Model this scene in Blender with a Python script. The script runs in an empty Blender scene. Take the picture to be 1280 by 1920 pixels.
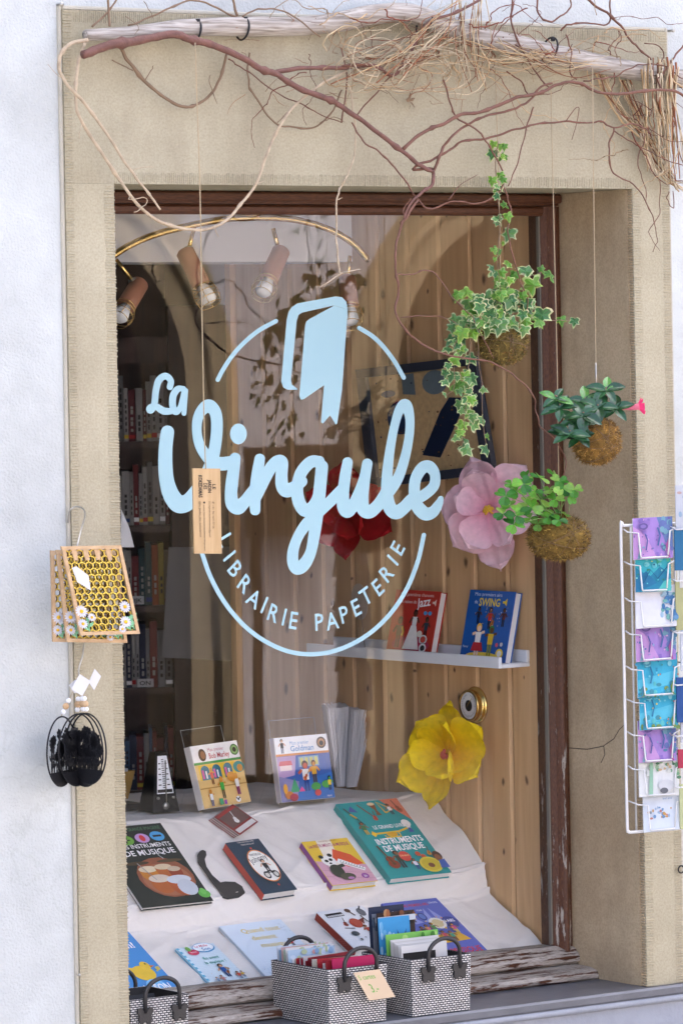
import bpy, bmesh, math, random
import numpy as np
from mathutils import Vector, Matrix, noise
from mathutils.geometry import tessellate_polygon
R = math.radians
random.seed(7)
scene = bpy.context.scene
COL = scene.collection

# ------------------------------------------------------------------ camera
CAM = Vector((-5.9463, -9.3355, 1.7445)); TH = 0.6178; RO = 0.0185; FPX = 8184.0; PP = 674.3
cam_d = bpy.data.cameras.new('camera'); cam = bpy.data.objects.new('camera', cam_d); COL.objects.link(cam)
cam_d.sensor_fit = 'VERTICAL'; cam_d.sensor_height = 36.0; cam_d.lens = FPX / 1920 * 36
cam_d.clip_end = 500; cam_d.clip_start = 0.1
cam_d.shift_x = -(PP - 960) * math.sin(RO) / 1920; cam_d.shift_y = (PP - 960) * math.cos(RO) / 1920
_f = Vector((math.sin(TH), math.cos(TH), 0)); _r = Vector((math.cos(TH), -math.sin(TH), 0)); _u = Vector((0, 0, 1))
_r2 = _r * math.cos(RO) - _u * math.sin(RO); _u2 = _r * math.sin(RO) + _u * math.cos(RO)
m = Matrix((_r2, _u2, -_f)).transposed().to_4x4(); m.translation = CAM
cam.matrix_world = m
scene.camera = cam
cam_d.dof.use_dof = True; cam_d.dof.focus_distance = 11.75; cam_d.dof.aperture_fstop = 9.0

# ------------------------------------------------------------------ world, sun, exposure
SUN_EL, SUN_AZ = R(62), R(28)          # azimuth clockwise from +y
w = bpy.data.worlds.new('World'); scene.world = w; w.use_nodes = True
nt = w.node_tree; bg = nt.nodes['Background']
sky = nt.nodes.new('ShaderNodeTexSky'); sky.sky_type = 'NISHITA'; sky.sun_disc = False
sky.sun_elevation = SUN_EL; sky.sun_rotation = SUN_AZ; sky.air_density = 0.6; sky.dust_density = 8.0; sky.ozone_density = 1.0
nt.links.new(sky.outputs[0], bg.inputs[0]); bg.inputs[1].default_value = 0.15
sl = bpy.data.lights.new('sun', 'SUN'); sl.energy = 1.5; sl.angle = R(15); sl.color = (1.0, 0.95, 0.88)
so = bpy.data.objects.new('sun', sl); COL.objects.link(so)
sd = Vector((math.sin(SUN_AZ) * math.cos(SUN_EL), math.cos(SUN_AZ) * math.cos(SUN_EL), math.sin(SUN_EL)))
so.rotation_euler = sd.to_track_quat('Z', 'Y').to_euler()
vs = scene.view_settings; vs.view_transform = 'Standard'; vs.look = 'None'; vs.gamma = 1; vs.use_curve_mapping = False
vs.exposure = 2.93
scene.cycles.use_denoising = True
scene.cycles.max_bounces = 8; scene.cycles.transparent_max_bounces = 24; scene.cycles.caustics_reflective = False; scene.cycles.caustics_refractive = False

# ------------------------------------------------------------------ helpers
def ray(px, py):
    a, b = px - 640, py - 960; c, s = math.cos(RO), math.sin(RO)
    u = c * a - s * b; v = s * a + c * b - (PP - 960)
    return _f * FPX + _r * u - _u * v
def hit(px, py, P, N):
    d = ray(px, py); N = Vector(N); t = (Vector(P) - CAM).dot(N) / d.dot(N); return CAM + d * t
def aY(px, py, y): return hit(px, py, (0, y, 0), (0, 1, 0))
def aX(px, py, x): return hit(px, py, (x, 0, 0), (1, 0, 0))
def aZ(px, py, z): return hit(px, py, (0, 0, z), (0, 0, 1))
def lin(c):
    if isinstance(c, str):
        c = c.lstrip('#'); c = tuple(int(c[i:i + 2], 16) for i in (0, 2, 4))
    return tuple(((x / 255) / 12.92 if x / 255 <= 0.04045 else ((x / 255 + 0.055) / 1.055) ** 2.4) for x in c)

class MB:
    def __init__(s): s.v = []; s.f = []; s.c = []; s.sm = []
    def add(s, vs_, fs, col=None, smooth=False):
        b = len(s.v); s.v += [Vector(p) for p in vs_]
        for f in fs: s.f.append([b + i for i in f]); s.c.append(col); s.sm.append(smooth)
        return s
    def box(s, x0, x1, y0, y1, z0, z1, col=None, bev=0):
        if bev:
            b = bev; P = []
            def ring(z, i): return [(x0 + i, y0 + i, z), (x1 - i, y0 + i, z), (x1 - i, y1 - i, z), (x0 + i, y1 - i, z)]
            def ring8(z): return [(x0 + b, y0, z), (x1 - b, y0, z), (x1, y0 + b, z), (x1, y1 - b, z), (x1 - b, y1, z), (x0 + b, y1, z), (x0, y1 - b, z), (x0, y0 + b, z)]
            def ring8i(z): return [(x0 + b, y0 + b, z), (x1 - b, y0 + b, z), (x1 - b, y0 + b, z), (x1 - b, y1 - b, z), (x1 - b, y1 - b, z), (x0 + b, y1 - b, z), (x0 + b, y1 - b, z), (x0 + b, y0 + b, z)]
            A = ring(z0, b) + ring8(z0 + b) + ring8(z1 - b) + ring(z1, b)
            F = [(3, 2, 1, 0), (20, 21, 22, 23)]
            for k in range(8):
                F.append((4 + k, 4 + (k + 1) % 8, 12 + (k + 1) % 8, 12 + k))
            for k in range(4):
                a, c = 4 + 2 * k, 4 + 2 * k + 1
                F.append((k, (k + 1) % 4, c, a)); F.append(((k + 1) % 4, 4 + (2 * k + 2) % 8, c))
                a, c = 12 + 2 * k, 12 + 2 * k + 1
                F.append((20 + k, a, c, 20 + (k + 1) % 4)); F.append((20 + (k + 1) % 4, c, 12 + (2 * k + 2) % 8))
            return s.add(A, F, col)
        P = [(x0, y0, z0), (x1, y0, z0), (x1, y1, z0), (x0, y1, z0), (x0, y0, z1), (x1, y0, z1), (x1, y1, z1), (x0, y1, z1)]
        return s.add(P, [(3, 2, 1, 0), (4, 5, 6, 7), (0, 1, 5, 4), (1, 2, 6, 5), (2, 3, 7, 6), (3, 0, 4, 7)], col)
    def obox(s, o, u, v, n, col=None):
        o, u, v, n = map(Vector, (o, u, v, n))
        P = [o, o + u, o + u + v, o + v, o + n, o + u + n, o + u + v + n, o + v + n]
        return s.add(P, [(3, 2, 1, 0), (4, 5, 6, 7), (0, 1, 5, 4), (1, 2, 6, 5), (2, 3, 7, 6), (3, 0, 4, 7)], col)
    def tube(s, path, rad, n=6, col=None, cap=True, smooth=True, closed=False):
        path = [Vector(p) for p in path]; N = len(path)
        if not hasattr(rad, '__len__'): rad = [rad] * N
        V = []; F = []; ref = None
        for i, p in enumerate(path):
            if closed: t = path[(i + 1) % N] - path[i - 1]
            else: t = path[min(i + 1, N - 1)] - path[max(i - 1, 0)]
            if t.length < 1e-9: t = Vector((0, 0, 1))
            t.normalize()
            if ref is None: ref = t.orthogonal()
            a = ref - t * ref.dot(t)
            if a.length < 1e-6: a = t.orthogonal()
            a.normalize(); ref = a; b = t.cross(a)
            for k in range(n):
                q = 2 * math.pi * k / n; V.append(p + (a * math.cos(q) + b * math.sin(q)) * rad[i])
        M = N if closed else N - 1
        for i in range(M):
            for k in range(n):
                j = (i + 1) % N; F.append((i * n + k, i * n + (k + 1) % n, j * n + (k + 1) % n, j * n + k))
        if cap and not closed: F.append(tuple(range(n))[::-1]); F.append(tuple((N - 1) * n + k for k in range(n)))
        return s.add(V, F, col, smooth)
    def lathe(s, prof, o, ax, n=24, col=None, smooth=True):
        o = Vector(o); ax = Vector(ax).normalized(); a = ax.orthogonal().normalized(); b = ax.cross(a); V = []; F = []
        for r_, h_ in prof:
            for k in range(n):
                q = 2 * math.pi * k / n; V.append(o + ax * h_ + (a * math.cos(q) + b * math.sin(q)) * r_)
        for i in range(len(prof) - 1):
            for k in range(n): F.append((i * n + k, i * n + (k + 1) % n, (i + 1) * n + (k + 1) % n, (i + 1) * n + k))
        return s.add(V, F, col, smooth)
    def poly(s, pts, col=None):
        pts = [Vector(p) for p in pts]; T = tessellate_polygon([pts]); return s.add(pts, [tuple(t) for t in T], col)
    def prism(s, pts, n, col=None):                       # flat outline extruded along n
        pts = [Vector(p) for p in pts]; n = Vector(n); K = len(pts); T = [tuple(t) for t in tessellate_polygon([pts])]
        F = T + [tuple(i + K for i in t[::-1]) for t in T] + [(i, (i + 1) % K, K + (i + 1) % K, K + i) for i in range(K)]
        return s.add(pts + [p + n for p in pts], F, col)
    def ell(s, o, a, b, n=20, col=None): return s.add([Vector(o) + Vector(a) * math.cos(2 * math.pi * k / n) + Vector(b) * math.sin(2 * math.pi * k / n) for k in range(n)], [tuple(range(n))], col)
    def grid(s, fn, nu, nv, col=None, smooth=True):
        V = [fn(i / nu, j / nv) for j in range(nv + 1) for i in range(nu + 1)]
        F = [(j * (nu + 1) + i, j * (nu + 1) + i + 1, (j + 1) * (nu + 1) + i + 1, (j + 1) * (nu + 1) + i) for j in range(nv) for i in range(nu)]
        return s.add(V, F, col, smooth)
    def mesh(s, name, mat, inv=None):
        me = bpy.data.meshes.new(name); V = [inv @ p for p in s.v] if inv else s.v
        me.from_pydata([tuple(p) for p in V], [], s.f)
        if any(c is not None for c in s.c):
            at = me.color_attributes.new('Col', 'FLOAT_COLOR', 'CORNER'); arr = []
            for f, c in zip(s.f, s.c): arr += list((c or (0.5, 0.5, 0.5)) + (1.0,)) * len(f)
            at.data.foreach_set('color', arr)
        me.polygons.foreach_set('use_smooth', s.sm)
        if mat: me.materials.append(mat)
        me.update(); return me
    def build(s, name, mat, parent=None, fix=False):        # vertices in world space
        inv = parent['_inv'] if parent is not None and '_inv' in parent else None
        if parent is not None: inv = world_of(parent).inverted()
        me = s.mesh(name, mat, inv)
        if fix:
            bm = bmesh.new(); bm.from_mesh(me); bmesh.ops.recalc_face_normals(bm, faces=bm.faces); bm.to_mesh(me); bm.free()
        o = bpy.data.objects.new(name, me); COL.objects.link(o)
        if parent is not None: o.parent = parent
        return o
def world_of(o):
    M = o.matrix_basis.copy()
    return world_of(o.parent) @ M if o.parent else M
def tag(o, label=None, cat=None, group=None, kind=None):
    if label: o['label'] = label
    if cat: o['category'] = cat
    if group: o['group'] = group
    if kind: o['kind'] = kind
    return o
def thing(name, label, cat, loc=(0, 0, 0), group=None):
    o = bpy.data.objects.new(name, None); COL.objects.link(o); o.location = loc; o.empty_display_size = 0.05
    return tag(o, label, cat, group)
def inst(name, me, parent, M):                               # M in world space
    o = bpy.data.objects.new(name, me); COL.objects.link(o)
    if parent is not None: o.parent = parent; M = world_of(parent).inverted() @ M
    o.matrix_basis = M
    return o
def cr(pts, k=6):                                            # Catmull-Rom through tuples
    P = [np.array(p, float) for p in pts]; P = [2 * P[0] - P[1]] + P + [2 * P[-1] - P[-2]]; out = []
    for i in range(1, len(P) - 2):
        for j in range(k):
            t = j / k; a, b, c, d = P[i - 1:i + 3]
            out.append(0.5 * (2 * b + (c - a) * t + (2 * a - 5 * b + 4 * c - d) * t * t + (3 * b - a - 3 * c + d) * t ** 3))
    out.append(P[-2]); return out
ORD = 'first second third fourth fifth sixth seventh eighth ninth tenth eleventh twelfth thirteenth fourteenth fifteenth sixteenth seventeenth eighteenth nineteenth twentieth twenty-first twenty-second twenty-third twenty-fourth twenty-fifth twenty-sixth'.split()

# ------------------------------------------------------------------ materials
def NM(name):
    mt = bpy.data.materials.new(name); mt.use_nodes = True; t = mt.node_tree
    return mt, t, t.nodes['Principled BSDF'], t.nodes.new, t.links.new
def plain(name, col, rough=0.6, metal=0.0, var=0.0, vscale=8.0, bump=0.0, bscale=60.0, trans=0.0, stretch=(1, 1, 1), spec=0.5, obj_rand=0.0):
    mt, t, p, N, L = NM(name); p.inputs['Roughness'].default_value = rough; p.inputs['Metallic'].default_value = metal
    p.inputs['Specular IOR Level'].default_value = spec
    tc = N('ShaderNodeTexCoord'); mp = N('ShaderNodeMapping'); mp.inputs['Scale'].default_value = stretch; L(tc.outputs['Object'], mp.inputs[0])
    col4 = (*col, 1); p.inputs['Base Color'].default_value = col4; src = None
    if var:
        nz = N('ShaderNodeTexNoise'); nz.inputs['Scale'].default_value = vscale; nz.inputs['Detail'].default_value = 6; L(mp.outputs[0], nz.inputs[0])
        mx = N('ShaderNodeMixRGB'); mx.blend_type = 'MIX'; L(nz.outputs[0], mx.inputs[0])
        mx.inputs[1].default_value = tuple(c * (1 - var) for c in col) + (1,); mx.inputs[2].default_value = tuple(min(1, c * (1 + var)) for c in col) + (1,)
        src = mx.outputs[0]
    if obj_rand:
        oi = N('ShaderNodeObjectInfo'); hs = N('ShaderNodeHueSaturation'); mr = N('ShaderNodeMapRange'); L(oi.outputs['Random'], mr.inputs[0])
        mr.inputs[3].default_value = 1 - obj_rand; mr.inputs[4].default_value = 1 + obj_rand; L(mr.outputs[0], hs.inputs['Value'])
        if src: L(src, hs.inputs['Color'])
        else: hs.inputs['Color'].default_value = col4
        src = hs.outputs[0]
    if src: L(src, p.inputs['Base Color'])
    if bump:
        nb = N('ShaderNodeTexNoise'); nb.inputs['Scale'].default_value = bscale; nb.inputs['Detail'].default_value = 4; L(mp.outputs[0], nb.inputs[0])
        b = N('ShaderNodeBump'); b.inputs['Strength'].default_value = 1.0; b.inputs['Distance'].default_value = bump; L(nb.outputs[0], b.inputs['Height']); L(b.outputs[0], p.inputs['Normal'])
    if trans:
        tr = N('ShaderNodeBsdfTranslucent'); tr.inputs[0].default_value = col4
        if src: L(src, tr.inputs[0])
        ms = N('ShaderNodeMixShader'); ms.inputs[0].default_value = trans; out = t.nodes['Material Output']
        L(p.outputs[0], ms.inputs[1]); L(tr.outputs[0], ms.inputs[2]); L(ms.outputs[0], out.inputs[0])
    return mt
def attr_mat(name, rough=0.45, var=0.06, trans=0.0, spec=0.4, vscale=40, rand=0, gain=1):
    mt, t, p, N, L = NM(name); p.inputs['Roughness'].default_value = rough; p.inputs['Specular IOR Level'].default_value = spec
    a = N('ShaderNodeVertexColor'); a.layer_name = 'Col'; src = a.outputs[0]
    if var:
        tc = N('ShaderNodeTexCoord'); nz = N('ShaderNodeTexNoise'); nz.inputs['Scale'].default_value = vscale; nz.inputs['Detail'].default_value = 4; L(tc.outputs['Object'], nz.inputs[0])
        hs = N('ShaderNodeHueSaturation'); mr = N('ShaderNodeMapRange'); L(nz.outputs[0], mr.inputs[0]); mr.inputs[1].default_value = .3; mr.inputs[2].default_value = .7
        mr.inputs[3].default_value = 1 - var; mr.inputs[4].default_value = 1 + var; L(mr.outputs[0], hs.inputs['Value']); L(src, hs.inputs['Color']); src = hs.outputs[0]
    if gain != 1:
        h4 = N('ShaderNodeHueSaturation'); h4.inputs['Value'].default_value = gain; L(src, h4.inputs['Color']); src = h4.outputs[0]
    if rand:
        oi = N('ShaderNodeObjectInfo'); h2 = N('ShaderNodeHueSaturation'); m2 = N('ShaderNodeMapRange'); L(oi.outputs['Random'], m2.inputs[0]); m2.inputs[3].default_value = 1 - rand; m2.inputs[4].default_value = 1 + rand; L(m2.outputs[0], h2.inputs['Value']); m3 = N('ShaderNodeMapRange'); L(oi.outputs['Random'], m3.inputs[0]); m3.inputs[3].default_value = .515; m3.inputs[4].default_value = .485; L(m3.outputs[0], h2.inputs['Hue']); L(src, h2.inputs['Color']); src = h2.outputs[0]
    L(src, p.inputs['Base Color'])
    if trans:
        tr = N('ShaderNodeBsdfTranslucent'); L(src, tr.inputs[0]); ms = N('ShaderNodeMixShader'); ms.inputs[0].default_value = trans
        L(p.outputs[0], ms.inputs[1]); L(tr.outputs[0], ms.inputs[2]); L(ms.outputs[0], t.nodes['Material Output'].inputs[0])
    return mt
def stone_mat(name, c0, c1, stain=0.5, axis='z'):
    mt, t, p, N, L = NM(name); p.inputs['Roughness'].default_value = 0.92; p.inputs['Specular IOR Level'].default_value = 0.15
    tc = N('ShaderNodeTexCoord')
    def nz(scale, detail=6, st=(1, 1, 1), rough=0.6):
        mp = N('ShaderNodeMapping'); mp.inputs['Scale'].default_value = st; L(tc.outputs['Object'], mp.inputs[0])
        n = N('ShaderNodeTexNoise'); n.inputs['Scale'].default_value = scale; n.inputs['Detail'].default_value = detail; n.inputs['Roughness'].default_value = rough; L(mp.outputs[0], n.inputs[0]); return n.outputs[0]
    r = N('ShaderNodeValToRGB'); L(nz(3.2, 8), r.inputs[0]); r.color_ramp.elements[0].position = .3; r.color_ramp.elements[1].position = .7
    r.color_ramp.elements[0].color = (*c0, 1); r.color_ramp.elements[1].color = (*c1, 1)
    g = N('ShaderNodeMixRGB'); g.blend_type = 'MULTIPLY'; g.inputs[0].default_value = 1.0; L(r.outputs[0], g.inputs[1])
    gr = N('ShaderNodeValToRGB'); L(nz(170, 3), gr.inputs[0]); gr.color_ramp.elements[0].position = .25; gr.color_ramp.elements[0].color = (.82, .81, .78, 1); gr.color_ramp.elements[1].position = .6; gr.color_ramp.elements[1].color = (1.05, 1.05, 1.05, 1); L(gr.outputs[0], g.inputs[2])
    s = N('ShaderNodeMixRGB'); L(g.outputs[0], s.inputs[1]); s.inputs[2].default_value = (0.16, 0.125, 0.085, 1)
    sr = N('ShaderNodeValToRGB'); L(nz(2.3, 7, (1.6, 1.6, .5), .65), sr.inputs[0]); sr.color_ramp.elements[0].position = .5; sr.color_ramp.elements[1].position = .78; sr.color_ramp.elements[0].color = (0, 0, 0, 1); sr.color_ramp.elements[1].color = (stain, stain, stain, 1); L(sr.outputs[0], s.inputs[0])
    L(s.outputs[0], p.inputs['Base Color'])
    st = {'z': (9, 9, 150), 'x': (210, 14, 14), 'y': (30, 30, 160)}[axis]
    b1 = N('ShaderNodeBump'); b1.inputs['Strength'].default_value = .8; b1.inputs['Distance'].default_value = .0012; L(nz(1.0, 3, st), b1.inputs['Height'])
    b2 = N('ShaderNodeBump'); b2.inputs['Strength'].default_value = .7; b2.inputs['Distance'].default_value = .0018; L(nz(130, 5), b2.inputs['Height']); L(b1.outputs[0], b2.inputs['Normal'])
    L(b2.outputs[0], p.inputs['Normal']); return mt
def plaster_mat():
    mt, t, p, N, L = NM('rough white plaster'); p.inputs['Roughness'].default_value = .95; p.inputs['Specular IOR Level'].default_value = .1
    tc = N('ShaderNodeTexCoord')
    n1 = N('ShaderNodeTexNoise'); n1.inputs['Scale'].default_value = 2.3; n1.inputs['Detail'].default_value = 10; n1.inputs['Roughness'].default_value = .68; L(tc.outputs['Object'], n1.inputs[0])
    r = N('ShaderNodeValToRGB'); L(n1.outputs[0], r.inputs[0]); r.color_ramp.elements[0].position = .3; r.color_ramp.elements[0].color = (.415, .432, .415, 1); r.color_ramp.elements[1].position = .62; r.color_ramp.elements[1].color = (.54, .565, .545, 1)
    # hairline cracks
    v = N('ShaderNodeTexVoronoi'); v.feature = 'DISTANCE_TO_EDGE'; v.inputs['Scale'].default_value = 1.1
    nd = N('ShaderNodeTexNoise'); nd.inputs['Scale'].default_value = 5; nd.inputs['Detail'].default_value = 6; L(tc.outputs['Object'], nd.inputs[0])
    mixv = N('ShaderNodeMixRGB'); mixv.inputs[0].default_value = .35; L(tc.outputs['Object'], mixv.inputs[1]); L(nd.outputs[1], mixv.inputs[2]); L(mixv.outputs[0], v.inputs['Vector'])
    cr_ = N('ShaderNodeValToRGB'); L(v.outputs['Distance'], cr_.inputs[0]); cr_.color_ramp.elements[0].color = (.93, .93, .92, 1); cr_.color_ramp.elements[1].position = .006; cr_.color_ramp.elements[1].color = (1, 1, 1, 1)
    mm = N('ShaderNodeMixRGB'); mm.blend_type = 'MULTIPLY'; mm.inputs[0].default_value = 1; L(r.outputs[0], mm.inputs[1]); L(cr_.outputs[0], mm.inputs[2]); L(mm.outputs[0], p.inputs['Base Color'])
    n2 = N('ShaderNodeTexNoise'); n2.inputs['Scale'].default_value = 150; n2.inputs['Detail'].default_value = 3; L(tc.outputs['Object'], n2.inputs[0])
    n3 = N('ShaderNodeTexNoise'); n3.inputs['Scale'].default_value = 12; n3.inputs['Detail'].default_value = 3; L(tc.outputs['Object'], n3.inputs[0])
    b = N('ShaderNodeBump'); b.inputs['Distance'].default_value = .0035; b.inputs['Strength'].default_value = .8; L(n2.outputs[0], b.inputs['Height'])
    b2 = N('ShaderNodeBump'); b2.inputs['Distance'].default_value = .006; b2.inputs['Strength'].default_value = .6; L(n3.outputs[0], b2.inputs['Height']); L(b.outputs[0], b2.inputs['Normal']); L(b2.outputs[0], p.inputs['Normal'])
    return mt
def wood_mat(name, c0, c1, grain=(18, 18, 1.2), rough=.5, knots=False, rand=True, bump=.0004):
    mt, t, p, N, L = NM(name); p.inputs['Roughness'].default_value = rough; p.inputs['Specular IOR Level'].default_value = .3
    tc = N('ShaderNodeTexCoord'); oi = N('ShaderNodeObjectInfo'); mp = N('ShaderNodeMapping'); mp.inputs['Scale'].default_value = grain
    vm = N('ShaderNodeVectorMath'); vm.operation = 'ADD'; cb = N('ShaderNodeCombineXYZ'); ml = N('ShaderNodeMath'); ml.operation = 'MULTIPLY'; ml.inputs[1].default_value = 37.0
    L(oi.outputs['Random'], ml.inputs[0])
    for k in range(3): L(ml.outputs[0], cb.inputs[k])
    L(tc.outputs['Object'], vm.inputs[0]); L(cb.outputs[0], vm.inputs[1]); L(vm.outputs[0], mp.inputs[0])
    n = N('ShaderNodeTexNoise'); n.inputs['Scale'].default_value = 1.6; n.inputs['Detail'].default_value = 8; n.inputs['Distortion'].default_value = .6; L(mp.outputs[0], n.inputs[0])
    r = N('ShaderNodeValToRGB'); L(n.outputs[0], r.inputs[0]); r.color_ramp.elements[0].position = .32; r.color_ramp.elements[0].color = (*c0, 1); r.color_ramp.elements[1].position = .68; r.color_ramp.elements[1].color = (*c1, 1)
    src = r.outputs[0]
    if knots:
        sx_ = N('ShaderNodeSeparateXYZ'); L(vm.outputs[0], sx_.inputs[0]); cx_ = N('ShaderNodeCombineXYZ'); L(sx_.outputs[1], cx_.inputs[0]); L(sx_.outputs[2], cx_.inputs[1])
        nk = N('ShaderNodeTexNoise'); nk.inputs['Scale'].default_value = 30; L(vm.outputs[0], nk.inputs[0]); ak = N('ShaderNodeMixRGB'); ak.inputs[0].default_value = .012; L(cx_.outputs[0], ak.inputs[1]); L(nk.outputs[1], ak.inputs[2])
        mk = N('ShaderNodeMapping'); mk.inputs['Scale'].default_value = (8.5, 5.2, 1); L(ak.outputs[0], mk.inputs[0])
        vo = N('ShaderNodeTexVoronoi'); vo.voronoi_dimensions = '2D'; vo.inputs['Scale'].default_value = 1.0; vo.inputs['Randomness'].default_value = 1; L(mk.outputs[0], vo.inputs['Vector'])
        sc3 = N('ShaderNodeSeparateColor'); L(vo.outputs['Color'], sc3.inputs[0])
        rad_ = N('ShaderNodeMapRange'); L(sc3.outputs[1], rad_.inputs[0]); rad_.inputs[3].default_value = .03; rad_.inputs[4].default_value = .12
        dv = N('ShaderNodeMath'); dv.operation = 'DIVIDE'; L(vo.outputs['Distance'], dv.inputs[0]); L(rad_.outputs[0], dv.inputs[1])
        on_ = N('ShaderNodeMath'); on_.operation = 'LESS_THAN'; L(sc3.outputs[0], on_.inputs[0]); on_.inputs[1].default_value = .72
        krr = N('ShaderNodeValToRGB'); L(dv.outputs[0], krr.inputs[0]); krr.color_ramp.elements[0].position = .35; krr.color_ramp.elements[0].color = (1, 1, 1, 1); krr.color_ramp.elements[1].position = 1.0; krr.color_ramp.elements[1].color = (0, 0, 0, 1)
        kr = N('ShaderNodeMath'); kr.operation = 'MULTIPLY'; L(krr.outputs[0], kr.inputs[0]); L(on_.outputs[0], kr.inputs[1])
        mk2 = N('ShaderNodeMixRGB'); L(kr.outputs[0], mk2.inputs[0]); L(src, mk2.inputs[1]); mk2.inputs[2].default_value = (c0[0] * .28, c0[1] * .25, c0[2] * .25, 1); src = mk2.outputs[0]
    if rand:
        hs = N('ShaderNodeHueSaturation'); mr = N('ShaderNodeMapRange'); L(oi.outputs['Random'], mr.inputs[0]); mr.inputs[3].default_value = .85; mr.inputs[4].default_value = 1.15; L(mr.outputs[0], hs.inputs['Value']); L(src, hs.inputs['Color']); src = hs.outputs[0]
    L(src, p.inputs['Base Color'])
    b = N('ShaderNodeBump'); b.inputs['Distance'].default_value = bump; L(n.outputs[0], b.inputs['Height']); L(b.outputs[0], p.inputs['Normal'])
    return mt
def peel_mat(name, amount, grain, foot=0):
    mt, t, p, N, L = NM(name); p.inputs['Roughness'].default_value = .5; p.inputs['Specular IOR Level'].default_value = .35
    tc = N('ShaderNodeTexCoord'); mp = N('ShaderNodeMapping'); mp.inputs['Scale'].default_value = grain; L(tc.outputs['Object'], mp.inputs[0])
    n = N('ShaderNodeTexNoise'); n.inputs['Scale'].default_value = 1; n.inputs['Detail'].default_value = 9; n.inputs['Roughness'].default_value = .68; L(mp.outputs[0], n.inputs[0])
    hsrc = n.outputs[0]
    if foot:
        sz_ = N('ShaderNodeSeparateXYZ'); L(tc.outputs['Object'], sz_.inputs[0]); mr_ = N('ShaderNodeMapRange'); L(sz_.outputs[2], mr_.inputs[0]); mr_.inputs[1].default_value = 0; mr_.inputs[2].default_value = 1.1; mr_.inputs[3].default_value = foot; mr_.inputs[4].default_value = 0; ad_ = N('ShaderNodeMath'); L(n.outputs[0], ad_.inputs[0]); L(mr_.outputs[0], ad_.inputs[1]); hsrc = ad_.outputs[0]
    r = N('ShaderNodeValToRGB'); L(hsrc, r.inputs[0]); r.color_ramp.elements[0].position = 1 - amount - .012; r.color_ramp.elements[1].position = 1 - amount + .012; r.color_ramp.elements[0].color = (0, 0, 0, 1); r.color_ramp.elements[1].color = (1, 1, 1, 1)
    n2 = N('ShaderNodeTexNoise'); n2.inputs['Scale'].default_value = 9; n2.inputs['Detail'].default_value = 6; L(mp.outputs[0], n2.inputs[0])
    pr = N('ShaderNodeValToRGB'); L(n2.outputs[0], pr.inputs[0]); pr.color_ramp.elements[0].position = .3; pr.color_ramp.elements[0].color = (.035, .011, .006, 1); pr.color_ramp.elements[1].position = .7; pr.color_ramp.elements[1].color = (.12, .046, .019, 1)
    wr = N('ShaderNodeValToRGB'); L(n2.outputs[0], wr.inputs[0]); wr.color_ramp.elements[0].position = .3; wr.color_ramp.elements[0].color = (.20, .165, .13, 1); wr.color_ramp.elements[1].position = .6; wr.color_ramp.elements[1].color = (.40, .365, .32, 1)
    mx = N('ShaderNodeMixRGB'); L(r.outputs[0], mx.inputs[0]); L(pr.outputs[0], mx.inputs[1]); L(wr.outputs[0], mx.inputs[2]); L(mx.outputs[0], p.inputs['Base Color'])
    ml = N('ShaderNodeMath'); ml.operation = 'MULTIPLY'; ml.inputs[1].default_value = -1; L(r.outputs[0], ml.inputs[0])
    b = N('ShaderNodeBump'); b.inputs['Distance'].default_value = .0012; L(ml.outputs[0], b.inputs['Height']); L(b.outputs[0], p.inputs['Normal'])
    return mt
def glass_mat(name, ior=1.6, tint=(.99, .995, .995)):
    mt, t, p, N, L = NM(name); t.nodes.remove(p)
    fr = N('ShaderNodeFresnel'); fr.inputs[0].default_value = ior; gl = N('ShaderNodeBsdfGlossy'); gl.inputs['Roughness'].default_value = .0; tcg = N('ShaderNodeTexCoord'); ng = N('ShaderNodeTexNoise'); ng.inputs['Scale'].default_value = 3.5; ng.inputs['Detail'].default_value = 1; L(tcg.outputs['Object'], ng.inputs[0]); bg_ = N('ShaderNodeBump'); bg_.inputs['Distance'].default_value = .0001; L(ng.outputs[0], bg_.inputs['Height']); L(bg_.outputs[0], gl.inputs['Normal']); tr = N('ShaderNodeBsdfTransparent'); tr.inputs[0].default_value = (*tint, 1)
    g = N('ShaderNodeNewGeometry'); sub = N('ShaderNodeMath'); sub.operation = 'SUBTRACT'; sub.inputs[0].default_value = 1; L(g.outputs['Backfacing'], sub.inputs[1])
    mu = N('ShaderNodeMath'); mu.operation = 'MULTIPLY'; L(fr.outputs[0], mu.inputs[0]); L(sub.outputs[0], mu.inputs[1])
    ms = N('ShaderNodeMixShader'); L(mu.outputs[0], ms.inputs[0]); L(tr.outputs[0], ms.inputs[1]); L(gl.outputs[0], ms.inputs[2]); L(ms.outputs[0], t.nodes['Material Output'].inputs[0])
    return mt
M = {}
M['plaster'] = plaster_mat()
M['stone'] = stone_mat('tooled sandstone', (.325, .287, .196), (.425, .385, .275), .45)
M['stone_jamb'] = stone_mat('tooled sandstone jamb', (.348, .31, .213), (.445, .403, .29), .25)
M['stone_reveal'] = stone_mat('weathered sandstone', (.40, .30, .185), (.54, .435, .285), .55)
M['mortar'] = plain('mortar', (.44, .41, .33), .95, var=.2, bump=.002, bscale=120)
M['peel_v'] = peel_mat('peeling brown paint', .335, (70, 70, 9), foot=.11); M['peel_h'] = peel_mat('flaking brown paint', .545, (7, 75, 85)); M['paint_h'] = peel_mat('brown paint', .2, (5, 60, 60))
M['putty'] = plain('putty', (.16, .15, .12), .7, var=.2)
M['ledge'] = plain('dark grey slate', (.10, .105, .12), .32, var=.35, vscale=14, bump=.0006)
M['ledge2'] = plain('grey stone fascia', (.27, .29, .33), .6, var=.25, vscale=10, bump=.002)
M['glass'] = glass_mat('window glass'); M['clear'] = glass_mat('clear acrylic', 1.5)
M['edge'] = plain('acrylic edge', (.45, .46, .46), .2)
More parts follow.
